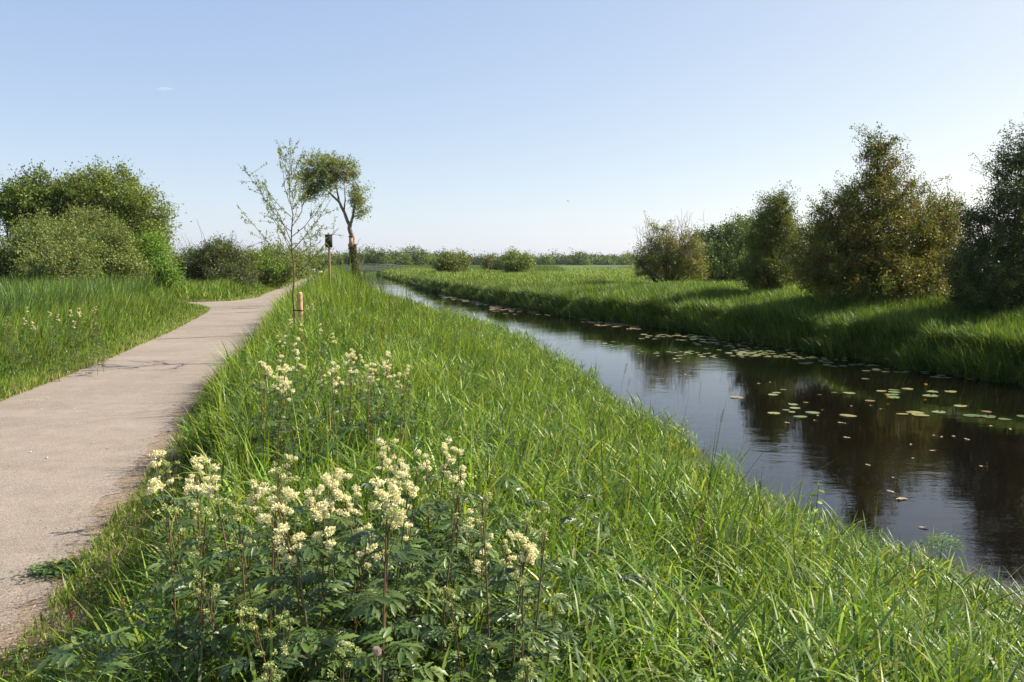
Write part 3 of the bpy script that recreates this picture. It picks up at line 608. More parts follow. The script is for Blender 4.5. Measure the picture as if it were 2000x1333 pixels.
b2 = foot(600, 31); sapling('smaller wispy young tree farther along beside the path', b2, 3.0, .9, 22, .06, 11, 62, .025, .3, lean=(.25, 0), bark=(.2, .15, .11))
sb = foot(586, 13.4)
st = empty('tree_stake', sb, label='round wooden stake with a black tie beside the slender young tree', cat='stake')
q_ = G(); q_.tube([(0, 0, -.1), (0, 0, 1.04), (0, 0, 1.08), (0, 0, 1.085)], [.042, .042, .036, .002], (.50, .33, .16), 14); q_.build('post', M_WOOD, st, True)
q_ = G(); th = np.linspace(0, 2 * math.pi, 20); q_.tube(np.stack([.045 * np.cos(th) - .0, .045 * np.sin(th), .78 + 0 * th], 1), .010, (.012, .012, .012), 5)
q_.tube([(-.04, 0, .78), (-.10, 0, .785), (-.13, .03, .78)], .009, (.012, .012, .012), 5); q_.build('tie', M_CLOTH, st)
sb = foot(612, 29); st = empty('tree_stake', sb, label='weathered stake at the foot of the smaller wispy young tree', cat='stake')
q_ = G(); q_.tube([(0, 0, -.1), (0, 0, 1.0), (0, 0, 1.03), (0, 0, 1.032)], [.045, .045, .03, .002], (.42, .30, .18), 12); q_.build('post', M_WOOD, st, True)
# blue guard behind the slender trunk
# box on a pole
pb = foot(645, 30.0); pole = empty('bird_box', pb, label='dark bird box on a wooden pole standing in the bank grass', cat='bird box')
zt = at_depth(645, 484, 30)[2] - pb[2]; zz = at_depth(645, 460, 30)[2] - pb[2]
q_ = G(); q_.tube([(0, 0, -.1), (0, 0, zt + .02)], .04, (.28, .19, .11), 12); q_.build('pole', M_WOOD, pole, True)
q_ = G(); q_.box((0, -.03, (zt + zz) / 2), (.12, .10, (zz - zt) / 2), (.03, .023, .018), .1); bx_ = q_.build('box', M_WOOD, pole)
q_ = G(); q_.box((-.01, -.125, (zt + zz) / 2 - .02), (.07, .006, (zz - zt) / 2 - .07), (.05, .04, .03), .1); q_.build('front_panel', M_WOOD, bx_)
q_ = G(); q_.box((0, -.03, zz + .014), (.125, .12, .014), (.13, .10, .08), .1); q_.box((0, 0, zz + .06), (.05, .03, .04), (.35, .32, .24), .1, .6); q_.build('roof', M_WOOD, pole)

# ------------------------------------------------------------------ footbridge, jetty, markers
BD = 150.0
fb = empty('footbridge', at_depth(720, 536, BD), label='arched grey metal footbridge crossing the canal in the distance', cat='bridge'); o_ = np.array(fb.location)
L0, L1 = at_depth(650, 530, BD), at_depth(796, 528, BD)
def deck_pt(s, dy=0):
    x = L0[0] + (L1[0] - L0[0]) * s; z = -.22 + .34 * math.sin(math.pi * min(max(s * 1.02, 0), 1)); return np.array((x, BD + dy, z)) - o_
S = np.linspace(0, 1, 33)
q_ = G()
for a_, b_ in zip(S[:-1], S[1:]):
    p_, n_ = deck_pt(a_), deck_pt(b_); V = [p_ + (0, -.9, -.16), n_ + (0, -.9, -.16), n_ + (0, .9, -.16), p_ + (0, .9, -.16), p_ + (0, -.9, .02), n_ + (0, -.9, .02), n_ + (0, .9, .02), p_ + (0, .9, .02)]
    q_.add(V, [(0, 3, 2, 1), (4, 5, 6, 7), (0, 1, 5, 4), (2, 3, 7, 6)], (.16, .14, .12))
q_.build('deck', M_METAL, fb)
for sd_ in (-.95, .95):
    q_ = G(); gc = (.19, .19, .20)
    q_.tube([deck_pt(s_, sd_) + (0, 0, 1.12) for s_ in S], .055, gc, 5); q_.tube([deck_pt(s_, sd_) + (0, 0, .14) for s_ in S], .045, gc, 5); q_.tube([deck_pt(s_, sd_) + (0, 0, .62) for s_ in S], .025, gc, 4)
    for k_ in range(0, 33, 2): q_.tube([deck_pt(S[k_], sd_) + (0, 0, -.05), deck_pt(S[k_], sd_) + (0, 0, 1.12)], .035, gc, 5)
    for k_ in range(0, 31, 2):
        q_.tube([deck_pt(S[k_], sd_) + (0, 0, .14), deck_pt(S[k_ + 2], sd_) + (0, 0, 1.1)], .022, gc, 4); q_.tube([deck_pt(S[k_], sd_) + (0, 0, 1.1), deck_pt(S[k_ + 2], sd_) + (0, 0, .14)], .022, gc, 4)
    q_.build('railing', M_METAL, fb)
for s_ in (.42, .72):
    for dy in (-.7, .7): q_ = G(); q_.tube([deck_pt(s_, dy) + (0, 0, -.15), deck_pt(s_, dy) + (0, 0, -1.9)], .10, (.13, .11, .10), 8); q_.build('pier', M_METAL, fb)
jt = empty('jetty', (*at_depth(816, 541, 104)[:2], -.5), label='small low wooden jetty at the foot of the far bank', cat='jetty')
q_ = G(); q_.box((0, 0, .16), (1.3, .7, .05), (.16, .13, .10)); q_.build('planking', M_WOOD, jt)
for dx in (-1.1, 1.1):
    q_ = G(); q_.tube([(dx, -.6, -.9), (dx, -.6, .3)], .07, (.12, .10, .08), 8); q_.build('post', M_WOOD, jt, True)
for (u, v, d, lb) in ((604, 528, 98, 'leftmost'), (614, 528, 98, 'middle'), (627, 534, 92, 'rightmost')):
    b_ = foot(u, d); mk = empty('marker_post', b_, label='%s of three small white panels on dark posts far down the path' % lb, cat='marker post')
    zt = at_depth(u, v, d)[2] - b_[2]
    q_ = G(); q_.tube([(0, 0, -.1), (0, 0, max(zt, .5))], .05, (.05, .05, .05), 8); q_.build('post', M_WOOD, mk, True)
    q_ = G(); q_.box((0, -.07, max(zt, .5)), (.20, .02, .13), (.75, .77, .74), .3); q_.build('panel', M_METAL, mk)
gt = empty('low_barrier', at_depth(617, 541, 96) * (1, 1, 0), label='low dark timber barrier across the far end of the path', cat='barrier')
q_ = G(); q_.box((0, 0, .34), (.85, .06, .07), (.07, .05, .035)); q_.build('rail', M_WOOD, gt)
for dx in (-.7, .0, .7):
    q_ = G(); q_.box((dx, 0, .13), (.06, .05, .14), (.07, .05, .035)); q_.build('post', M_WOOD, gt)

# ------------------------------------------------------------------ lily pads
def pad_mesh(seed, kind):
    r = np.random.default_rng(seed); q = G(); n = 22; th = np.linspace(.16, 2 * math.pi - .16, n); rr = 1 + .05 * np.sin(th * 3 + seed) + .02 * r.normal(size=n)
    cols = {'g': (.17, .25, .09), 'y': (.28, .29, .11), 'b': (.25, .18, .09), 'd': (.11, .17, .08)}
    curl = .05 * np.clip(np.sin(th * 2 + seed), 0, 1) * (1 if seed % 2 else .3)
    ring = []
    for f_, z_ in ((.02, 0), (.4, .004), (.8, .0), (1.0, 1)):
        ring.append(np.stack([np.cos(th) * rr * f_, np.sin(th) * rr * f_ * .9, (curl + .012) * (z_ if z_ == 1 else 0) + (z_ if z_ < 1 else 0)], 1))
    V = np.concatenate(ring); k = np.arange(n - 1); F = np.concatenate([np.stack([a * n + k, (a + 1) * n + k, (a + 1) * n + k + 1, a * n + k + 1], 1) for a in range(3)])
    C = np.tile(cols[kind], (len(V), 1)) * (1 + .12 * r.normal(size=(len(V), 1))); C[-n:] = C[-n:] * .6 + np.array((.30, .22, .10)) * .4
    q.add(V, F, np.clip(C, .01, .8)); return q
PADS = {k_: [pad_mesh(i_ + 10 * ord(k_), k_) for i_ in range(4)] for k_ in 'gybd'}
PM = {k_: [p_.mesh('lily_pad', M_PAD, True) for p_ in v_] for k_, v_ in PADS.items()}
def pad(u, v, wpx, kind, label, group):
    wpx *= 1.0 if v > 755 else .7; P = at_height(u, v, WZ); o = bpy.data.objects.new('lily_pad', PM[kind][rng.integers(4)]); COL.objects.link(o)
    rad = wpx / 2 / 1600 * P[1]; P[2] = WZ + .006 + .004 * rng.random(); o.location = P; o.scale = (rad, rad, rad * .8); o.rotation_euler = (rng.normal() * .02, rng.normal() * .02, rng.random() * 6.28)
    tag(o, label, 'lily pad', group); return o
near = [(1510, 772, 20, 'g'), (1517, 768, 18, 'y'), (1512, 808, 27, 'y'), (1549, 791, 20, 'g'), (1553, 798, 22, 'y'), (1535, 802, 16, 'd'), (1547, 806, 14, 'y'), (1563, 815, 27, 'g'), (1587, 807, 28, 'g'),
        (1574, 787, 11, 'y'), (1601, 772, 10, 'd'), (1629, 768, 12, 'd'), (1658, 769, 24, 'y'), (1722, 765, 20, 'y'), (1747, 763, 22, 'g'), (1746, 767, 23, 'g'), (1742, 772, 28, 'g'), (1745, 777, 26, 'g'), (1699, 784, 20, 'b'),
        (1773, 761, 22, 'y'), (1822, 766, 22, 'y'), (1817, 774, 31, 'g'), (1857, 766, 24, 'y'), (1876, 794, 26, 'y'), (1762, 810, 24, 'y'), (1787, 807, 34, 'y'), (1797, 812, 33, 'y'), (1834, 806, 28, 'g'), (1656, 813, 33, 'y'),
        (1899, 813, 36, 'd'), (1930, 815, 30, 'd'), (1962, 820, 24, 'd'), (1927, 805, 20, 'b'), (1997, 814, 22, 'd'), (1440, 777, 30, 'b'), (1530, 762, 14, 'd'), (1690, 741, 22, 'd')]
CL = [(1600, 'in the left near cluster', 'left cluster of near lily pads'), (1710, 'between the left and middle clusters', 'pads left of the middle cluster'),
      (1800, 'in the middle near cluster', 'middle cluster of near lily pads'), (2100, 'in the right near cluster', 'right cluster of near lily pads')]
desc = {'g': 'smooth green', 'y': 'pale yellowish', 'b': 'brown edged', 'd': 'dark bluish'}
size = lambda w: 'large ' if w >= 27 else 'small ' if w <= 16 else ''
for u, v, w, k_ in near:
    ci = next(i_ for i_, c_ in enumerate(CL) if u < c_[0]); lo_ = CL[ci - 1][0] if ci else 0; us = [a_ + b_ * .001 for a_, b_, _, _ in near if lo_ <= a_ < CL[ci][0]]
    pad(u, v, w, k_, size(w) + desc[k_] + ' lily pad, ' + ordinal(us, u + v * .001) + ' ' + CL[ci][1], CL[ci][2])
def patch(poly_u, v0, v1, n, w0, w1, kinds, lab, grp):
    for _ in range(n):
        t = random.random(); u = poly_u[0] + (poly_u[1] - poly_u[0]) * t; v = v0[0] + (v0[1] - v0[0]) * t + (v1 - .0) * (random.random() - .5) * (.4 + random.random()); P = at_height(u, v, WZ)
        if P[0] > fw(P[1]) - .2: continue
        k_ = random.choice(kinds); pad(u, v, w0 + (w1 - w0) * random.random(), k_, desc[k_] + ' lily pad ' + lab, grp)
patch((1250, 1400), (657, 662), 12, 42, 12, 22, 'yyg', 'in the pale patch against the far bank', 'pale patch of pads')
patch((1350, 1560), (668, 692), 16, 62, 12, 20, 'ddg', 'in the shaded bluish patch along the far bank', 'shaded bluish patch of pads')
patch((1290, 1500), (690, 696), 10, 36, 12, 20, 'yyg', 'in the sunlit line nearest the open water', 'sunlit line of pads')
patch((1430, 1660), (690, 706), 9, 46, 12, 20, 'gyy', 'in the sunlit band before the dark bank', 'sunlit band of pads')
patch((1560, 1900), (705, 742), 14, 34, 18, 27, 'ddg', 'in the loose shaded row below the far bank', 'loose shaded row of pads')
patch((1150, 1330), (668, 700), 16, 26, 9, 16, 'yg', 'scattered on open water left of the dense patches', 'scattered pads on open water')
# far mat of pads: too many and too small to tell apart
gg = G()
def mat_pads(n, u0, u1, va, vb, sp, cols):
    for _ in range(n):
        t = random.random(); u = u0 + (u1 - u0) * t; v = va + (vb - va) * t + sp * random.gauss(0, .5); P = at_height(u, v, WZ)
        if P[0] > fw(P[1]) - .1 or P[0] < nw(P[1]): continue
        src = random.choice(PADS[random.choice(cols)]); V, F, C = src.arrays(); s_ = .09 + .08 * random.random(); a_ = random.random() * 6.28
        V2 = np.stack([(V[:, 0] * math.cos(a_) - V[:, 1] * math.sin(a_)) * s_, (V[:, 0] * math.sin(a_) + V[:, 1] * math.cos(a_)) * s_, V[:, 2] * s_ * 1.6], 1); P[2] = WZ + .012 * random.random() + .004
        gg.add(V2 + P, F, C)
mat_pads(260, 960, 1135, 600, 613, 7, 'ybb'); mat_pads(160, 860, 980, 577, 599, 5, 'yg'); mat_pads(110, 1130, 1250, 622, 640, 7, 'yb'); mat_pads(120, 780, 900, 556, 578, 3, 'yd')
tag(gg.build('lily_pad_mat', M_PAD, smooth=True), 'mat of small brownish lily pads along the far bank in the distance', 'lily pads', kind='stuff')
for u, v, lb in ((1733, 778, 'beside the stacked pads of the middle cluster'), (1807, 763, 'on a tall stalk left of a large green pad'), (1500, 672, 'among the shaded bluish patch of pads')):
    P = at_height(u, v + 3, WZ); fl = empty('water_lily', P, label='yellow water lily flower ' + lb, cat='flower')
    hh = .12 if u == 1807 else .05
    q_ = G(); q_.tube([(0, 0, -.05), (.01, 0, hh)], .006, (.12, .16, .05), 6); q_.build('stem', M_STEM, fl)
    q_ = G(); m = 10; a_ = np.arange(m) * 6.283 / m; q_.leaves(np.tile((.01, 0, hh), (m, 1)), np.stack([np.cos(a_), np.sin(a_), .4 + 0 * a_], 1), np.stack([np.cos(a_) * .7, np.sin(a_) * .7, 1 + 0 * a_], 1), .05, .04, np.tile((.75, .42, .04), (m, 1))); q_.build('petals', M_FLOWER, fl)
# leaves drifting on the water
lfm = G(); lfm.leaves(np.array([(-.5, 0, 0), (-.1, .2, .02)]), np.array([(0, 0, 1.), (0, .3, 1)]), np.array([(1., .1, .03), (.8, .6, .1)]), 1.0, .5, np.array([(.45, .38, .22), (.38, .3, .16)])); lfme = lfm.mesh('floating_leaf', M_PAD)
for u, v in [(1657, 856), (1698, 910), (1783, 896), (1743, 934), (1892, 860), (1824, 852), (1821, 882), (1780, 870), (1645, 827), (1590, 822), (1719, 800), (1663, 794), (1605, 802), (1540, 827), (1743, 962), (1752, 976), (1840, 855), (1650, 828), (1337, 738), (1483, 750), (1505, 748), (1700, 793), (1975, 840), (1935, 833), (1800, 1032), (1765, 975), (1862, 853), (1915, 912), (1598, 813), (1340, 733)]:
    o = bpy.data.objects.new('floating_leaf', lfme); COL.objects.link(o); P = at_height(u, v, WZ); P[2] += .006; o.location = P; s_ = .05 + .04 * random.random(); o.scale = (s_, s_, s_); o.rotation_euler = (0, 0, random.random() * 6.28)
    tag(o, 'small pale fallen leaf drifting on the dark open water', 'leaf', 'fallen leaves on the water')

# ------------------------------------------------------------------ meadowsweet
def leaflet(q, p, d, n_, L, W, col, N_=7):
    d = d / np.linalg.norm(d); s = np.cross(d, n_); s /= np.linalg.norm(s); u_ = np.cross(s, d); V = []
    for i_ in range(N_ + 1):
        t = i_ / N_; w_ = W * .5 * math.sin(math.pi * min(1, t * .93 + .06)) ** .75 * (1.12 if i_ % 2 else .86) * (0.05 if i_ == N_ else 1)
        c_ = p + d * L * t - u_ * L * .22 * t * t; rd_ = (.09 if i_ % 2 else -.03) * W
        V += [c_ - s * w_ + u_ * (w_ * .35 + rd_), c_ - u_ * (.0), c_ + s * w_ + u_ * (w_ * .35 + rd_)]
    F = []
    for i_ in range(N_):
        a = i_ * 3; F += [(a, a + 1, a + 4, a + 3), (a + 1, a + 2, a + 5, a + 4)]
    q.add(V, F, np.asarray(col))
def sweet_leaf(q, r, p, az, el, L, col):
    d = np.array((math.cos(az) * math.cos(el), math.sin(az) * math.cos(el), math.sin(el))); h = np.array((math.cos(az), math.sin(az), 0)); sd_ = np.array((-h[1], h[0], 0)); pts = []
    for i_ in range(7): t = i_ / 6; pts.append(p + d * L * t - np.array((0, 0, .35 * L)) * t * t)
    q.tube(pts, np.linspace(.0016, .0008, 7), np.array(col) * 1.1, 3)
    up = np.array((0, 0, 1.)) - h * .2
    for i_ in (2, 3, 4, 5):
        s_ = L * (.20 + .06 * i_)
        for sg in (-1, 1): leaflet(q, pts[i_], h * .45 + sd_ * sg + np.array((0, 0, .15 * r.normal())), up + .25 * r.normal(size=3), s_ * (.9 + .2 * r.random()), s_ * .31, np.array(col) * (1 + .12 * r.normal()))
    for a_ in (-.7, 0, .7): leaflet(q, pts[6], h * math.cos(a_) + sd_ * math.sin(a_) - np.array((0, 0, .25)), up + .2 * r.normal(size=3), L * .5, L * .155, np.array(col) * (1 + .12 * r.normal()))
SW = [(.058, .10, .020), (.075, .125, .024), (.045, .08, .018), (.10, .15, .03)]
def sweet_plant(seed, H_, full, buds=False):
    r = np.random.default_rng(seed); sx, lx, fx = G(), G(), G(); tt = np.linspace(0, 1, 9); ben = r.normal(size=2) * .06
    T_ = np.stack([ben[0] * tt ** 2, ben[1] * tt ** 2, H_ * tt], 1); red = (.15, .085, .04) if r.random() < .5 else (.12, .14, .05); sx.tube(T_, np.linspace(.0042, .0022, 9), red, 5)
    nl = 12
    for k_ in range(nl):
        f = .15 + .78 * k_ / nl; p0 = np.array([np.interp(f, tt, T_[:, a]) for a in range(3)]); sweet_leaf(lx, r, p0, k_ * 2.3 + r.random(), .35 + .5 * r.random(), .17 * (1.15 - .72 * f) * (.8 + .4 * r.random()), SW[r.integers(4)])
    top = T_[-1]
    if full:
        for k_ in range(full):
            az = k_ * 2.4 + r.random(); sp = .006 + .040 * r.random(); hz = .15 * (r.random() - .65); c_ = top + np.array((math.cos(az) * sp, math.sin(az) * sp, hz))
            fx.tube([T_[-2] * .4 + top * .6 if k_ % 2 else T_[-2], c_ - np.array((0, 0, .01))], [.0014, .0009], (.12, .15, .05), 3)
            m = 46 if not buds else 20; rad = (.008 + .010 * r.random()) * (1 if not buds else .75); d_ = rand_dirs(m, r); P = c_ + d_ * rad * (.55 + .5 * r.random((m, 1))) * (1, 1, .65)
            base_c = (.87, .79, .45) if not buds else (.42, .46, .17)
            fx.leaves(P - .003, d_ + .4 * r.normal(size=(m, 3)), r.normal(size=(m, 3)), .0075 if not buds else .005, .007 if not buds else .005, jcol(base_c, m, .18, .05, r))
            fx.leaves(P + .001, np.cross(d_, r.normal(size=(m, 3))), r.normal(size=(m, 3)), .007, .006, jcol(base_c, m, .18, .05, r))
    return sx, lx, fx
def sweet_root(seed, H_, full, buds):
    sx, lx, fx = sweet_plant(seed, H_, full, buds); e = empty('meadowsweet', (0, 0, 0)); sx.build('stem', M_STEM, e, True); lx.build('foliage', M_SWEET, e)
    if full: fx.build('flower_head', M_FLOWER, e)
    return e
FULL = [sweet_root(300 + i_, 1.0, 5 + 2 * (i_ % 4), False) for i_ in range(9)]; BUD = [sweet_root(320 + i_, 1.0, 9, True) for i_ in range(3)]
used = set(); LEFT = []
def place_sweet(u, v, kind, H_, label, group, sc=1.0):
    dx, dy, dz = ray(u, v); lo, hi = .8, 40.
    for _ in range(40):
        m_ = (lo + hi) / 2; x, y, z = dx * m_, dy * m_, EYE + dz * m_
        if z - float(ground_z(x, y)) > H_: lo = m_
        else: hi = m_
    src = random.choice(FULL if kind == 'f' else BUD); x, y = dx * lo, dy * lo
    if src.name not in used: o = src; used.add(src.name)
    else: o = copy_tree(src)
    o.location = (x, y, float(ground_z(x, y))); s_ = H_; o.scale = (s_ * sc, s_ * sc, s_); o.rotation_euler = (random.gauss(0, .05), random.gauss(0, .05), random.random() * 6.28); tag(o, label, 'wildflower', group)
sets = [('in the front left clump beside the path edge', 'front left meadowsweet clump', [(382, 880), (375, 912), (400, 940), (412, 948), (358, 905), (368, 985), (338, 1010), (392, 1000)], 'ffffbbbb'),
        ('in the big centre clump of the foreground', 'centre meadowsweet clump', [(610, 930), (625, 960), (650, 985), (662, 1010), (600, 975), (635, 940), (585, 950), (680, 990), (660, 1040), (520, 905), (498, 935), (515, 975), (495, 960), (555, 975), (535, 930), (460, 1010), (560, 1010)], 'fffffffffffffbbbb'),
        ('in the right foreground clump', 'right meadowsweet clump', [(775, 855), (785, 880), (768, 910), (720, 880), (725, 945), (745, 935), (740, 975), (725, 975), (850, 885), (882, 880), (860, 905), (842, 880), (838, 990), (850, 975), (740, 1020), (790, 925)], 'fffffffffffffbbb'),
        ('at the right end of the foreground flowers', 'rightmost meadowsweet clump', [(970, 1028), (978, 1052), (965, 1065), (940, 1080), (928, 1075), (955, 1000), (1018, 1045), (990, 1030)], 'ffffbbbb'),
        ('low in the dark leaves at the bottom', 'low meadowsweet at the bottom', [(605, 1050), (615, 1068), (520, 1085), (408, 1130), (420, 1175), (455, 1290), (590, 1140), (500, 1110), (640, 1280), (470, 1240), (965, 1290), (915, 1125), (1030, 1135), (1048, 1175)], 'ffbbbbbbbbbbbb'),
        ('in the farther clump left of centre', 'farther left meadowsweet clump', [(535, 715), (548, 705), (528, 735), (540, 745), (560, 730), (572, 745), (555, 715), (522, 755), (570, 672), (568, 660), (585, 735)], 'fffffffbffb'),
        ('in the farther row right of centre', 'farther right meadowsweet row', [(675, 700), (690, 708), (698, 700), (722, 692), (735, 705), (728, 715), (750, 718), (720, 725), (648, 722), (640, 735), (625, 740), (672, 748), (808, 725), (803, 735), (700, 748), (780, 740)], 'fffffffffffbffbb')]
for lab, grp, pts, kd in sets:
    for (u, v), k_ in zip(pts, kd):
        us = [p_[0] + p_[1] * .001 for p_, q_ in zip(pts, kd) if q_ == k_]; od = ordinal(us, u + v * .001)
        place_sweet(u, v, k_, (.90 if v < 1050 else .82) * (1 + .14 * random.uniform(-1, 1)), ('cream flowered meadowsweet, ' if k_ == 'f' else 'green budded meadowsweet, ') + od + ' ' + lab, grp)
LV = sorted((20 + 210 * random.random(), 612 + 45 * random.random()) for _ in range(18))
for i_, (u, v) in enumerate(LV):
    place_sweet(u - 30, v - 12, random.choice('fb'), .75, 'small pale meadowsweet in the left verge grass, ' + ORD[i_] + ' from left', 'meadowsweet in the left verge')
for i_, (u, v) in enumerate(((575, 630), (590, 640), (600, 600), (612, 598), (625, 640), (652, 660))): place_sweet(u, v, 'f', .8, 'small cream meadowsweet near the wooden stake, ' + ORD[i_] + ' from left', 'meadowsweet near the stake')
for s_ in FULL + BUD:
    if s_.name not in used:
        for ch in list(s_.children): bpy.data.objects.remove(ch)
        bpy.data.objects.remove(s_)

# leafy undergrowth: meadowsweet leaves and nettles knitting together
bank = [sweet_plant(400 + i_, .8, 0)[1].arrays() for i_ in range(6)]
gg = G()
def under(n, fx, fy, hs, pal=1.0):
    for _ in range(n):
        x, y = fx(), fy()
        if math.hypot(x, y) < 1.35: continue
        V, F, C = bank[random.randrange(6)]; a_ = random.random() * 6.28; s_ = hs * random.uniform(.75, 1.15); z = float(ground_z(x, y))
        V2 = np.stack([(V[:, 0] * math.cos(a_) - V[:, 1] * math.sin(a_)) * s_ + x, (V[:, 0] * math.sin(a_) + V[:, 1] * math.cos(a_)) * s_ + y, V[:, 2] * s_ + z], 1); gg.add(V2, F, C * random.uniform(.8, 1.25) * pal)
under(125, lambda: random.triangular(-1.3, .5, -.45), lambda: random.uniform(1.5, 3.6), .92)
under(26, lambda: random.uniform(.2, 1.5), lambda: random.uniform(1.6, 3.5), .6, 1.3)
under(26, lambda: random.uniform(-1.7, .3), lambda: random.uniform(3.6, 7), .6, 1.2)
tag(gg.build('undergrowth', M_SWEET), 'dark toothed leaves knitting together below the cream flowers', 'undergrowth', kind='stuff')
# small-leaved herbs
gg = G(); n = 9000; Y = sample_y(n, 1.6, 18, 1.0); T = .12 + .88 * rng.random(n); X = PR(Y) + .2 + (nw(Y) - PR(Y)) * T; k = in_view(X, Y) & (np.hypot(X, Y) > 1.6) & (fbm(X, Y, .8, 4) > .40); X, Y, T = X[k], Y[k], T[k]; n = len(X); Zg = ground_z(X, Y); hs_ = (.26 + .26 * rng.random(n)) * (1 - .6 * sstep(.5, .95, T[:n] if len(T) == n else .5) * sstep(13, 6, Y))
blades(gg, X, Y, Zg, hs_, .004 + 0 * X, rng.random(n) * 6.28, .1 * rng.random(n), .1 * rng.random(n), 2, jcol((.12, .18, .04), n))
for s_ in range(14):
    f_ = .25 + .75 * s_ / 13; a_ = s_ * 2.4 + rng.random(n) * 6.28; tipd = np.stack([np.cos(a_), np.sin(a_), .45 + 0 * a_], 1)
    gg.leaves6(np.stack([X, Y, Zg + hs_ * f_], 1) + tipd * .004, np.stack([0 * a_, 0 * a_, 1 + 0 * a_], 1) + .4 * rng.normal(size=(n, 3)), tipd, (.028 + .03 * rng.random(n)) * (1.3 - .6 * f_), (.014 + .010 * rng.random(n)) * (1.3 - .6 * f_), jcol((.13, .22, .035), n, .2))
tag(gg.build('herbs', M_LEAF), 'small leaved bright herbs mixed into the near bank grass', 'herbs', kind='stuff')
# creeping ground cover along the path edge
gg = G(); n = 42000; Y = sample_y(n, 2.0, 9, 1.2); D_ = np.abs(rng.normal(size=n)) * .5 - .1; X = PR(Y) + .1 + D_; k = in_view(X, Y) & (fbm(X, Y, 2.2, 8) > .36 + .35 * sstep(.25, -.1, D_)); X, Y = X[k], Y[k]; n = len(X)
gg.leaves(np.stack([X, Y, ground_z(X, Y) + .004 + .07 * rng.random(n) ** 2], 1), rand_dirs(n) * .8 + np.array((0, 0, 1.)), rand_dirs(n) * (1, 1, .5), .014 + .02 * rng.random(n), .008 + .01 * rng.random(n), np.where(rng.random((n, 1)) < .3, jcol((.25, .19, .10), n), jcol((.11, .17, .035), n)))
tag(gg.build('ground_cover', M_LEAF), 'low creeping leaves and dry bits along the right edge of the path', 'ground cover', kind='stuff')
gg = G(); n = 8000; Y = sample_y(n, 2.5, 34, 1.0); side = rng.random(n) < .6; X = np.where(side, PR(Y) + rng.normal(size=n) * .16, PL(Y) + rng.normal(size=n) * .12); k = in_view(X, Y); X, Y = X[k], Y[k]; n = len(X)
gg.leaves(np.stack([X, Y, .018 + .012 * rng.random(n)], 1), np.tile((0, 0, 1.), (n, 1)) + .4 * rng.normal(size=(n, 3)), rand_dirs(n) * (1, 1, .12), .006 + .035 * rng.random(n) ** 3, .003 + .005 * rng.random(n), np.where(rng.random((n, 1)) < .5, jcol((.36, .27, .18), n), jcol((.16, .10, .06), n)))
n = 34000; Y = sample_y(n, 2.2, 16, 1.2); X = PR(Y) + .12 - np.abs(rng.normal(size=n)) * .28 + .2 * rng.random(n); k = in_view(X, Y); X, Y = X[k], Y[k]; n = len(X)
gg.leaves(np.stack([X, Y, .011 + .004 * rng.random(n)], 1), np.tile((0, 0, 1.), (n, 1)) + .3 * rng.normal(size=(n, 3)), rand_dirs(n) * (1, 1, .08), .003 + .012 * rng.random(n) ** 2, .002 + .004 * rng.random(n), np.where(rng.random((n, 1)) < .6, jcol((.20, .14, .09), n, .3), jcol((.34, .26, .18), n)))
tag(gg.build('leaf_litter', M_CLOTH), 'dry straw and leaf litter lining both path edges', 'litter', kind='stuff')

# ------------------------------------------------------------------ single plants that stand out
def solve_ground(u, v):
    dx, dy, dz = ray(u, v); lo, hi = .8, 200.
    for _ in range(50):
        m_ = (lo + hi) / 2
        if EYE + dz * m_ > float(ground_z(dx * m_, dy * m_)): lo = m_
        else: hi = m_
    return dx * lo, dy * lo
def head_at(u, v, H_, dmax=60):
    dx, dy, dz = ray(u, v); lo, hi = .8, dmax
    for _ in range(40):
        m_ = (lo + hi) / 2
        if EYE + dz * m_ - float(ground_z(dx * m_, dy * m_)) > H_: lo = m_
        else: hi = m_
    return dx * lo, dy * lo
def panicle(seed):
    r = np.random.default_rng(seed); sx, fx = G(), G(); tt = np.linspace(0, 1, 8); T_ = np.stack([.10 * tt ** 2.5, .02 * tt, tt * 1.0], 1); sx.tube(T_, np.linspace(.0022, .0012, 8), (.20, .20, .09), 4)
    m = 150; s_ = .86 + .14 * r.random(m); P = np.stack([np.interp(s_, tt, T_[:, a]) for a in range(3)], 1); wd = .0055 * np.sin((s_ - .85) / .15 * 3.0) + .003; P += r.normal(size=(m, 3)) * wd[:, None] * (1, 1, .6)
    fx.leaves(P, r.normal(size=(m, 3)), r.normal(size=(m, 3)) * .25 + (0, 0, 1), .011, .0028, jcol((.30, .18, .14), m, .25, r=r)); return sx.mesh('stem', M_STEM), fx.mesh('seed_head', M_CLOTH)
PAN = [panicle(i_) for i_ in range(4)]
def grass_head(u, v, H_, label, group=None, sc=1.0):
    x, y = head_at(u, v, H_); d = y
    while x > float(nw(d)) - .05 and d > 2: d -= .1; p_ = at_depth(u, v, d); x, y = p_[0], d; H_ = p_[2] - float(ground_z(x, y))
    e = empty('seeding_grass', (x, y, float(ground_z(x, y))), random.uniform(-.6, .6), label=label, cat='grass stem', group=group)
    e.scale = (H_ * sc, H_ * sc, H_); a, b = random.choice(PAN)
    for nm, me in (('stem', a), ('seed_head', b)): o = bpy.data.objects.new(nm, me); COL.objects.link(o); o.parent = e
for u, v, H_, lb in [(1210, 712, .95, 'tall purple grass head against the water above the bank edge'), (945, 690, .85, 'tall brown grass head in the middle of the near bank'), (1048, 790, .8, 'purple grass head right of the middle of the near bank'),
                     (1555, 945, .8, 'tall purple grass head against the dark water at right'), (1700, 1215, .6, 'short purple grass head at the lower right'), (605, 715, .85, 'dark brown grass head among the farther cream flowers'),
                     (680, 755, .8, 'thin brown grass head below the farther row of cream flowers'), (1345, 1020, .75, 'pale thin grass head in the lower middle of the bank'), (1240, 800, .75, 'small brown grass head by the waterside herbs')]:
    grass_head(u, v, H_, lb, sc=1.25)
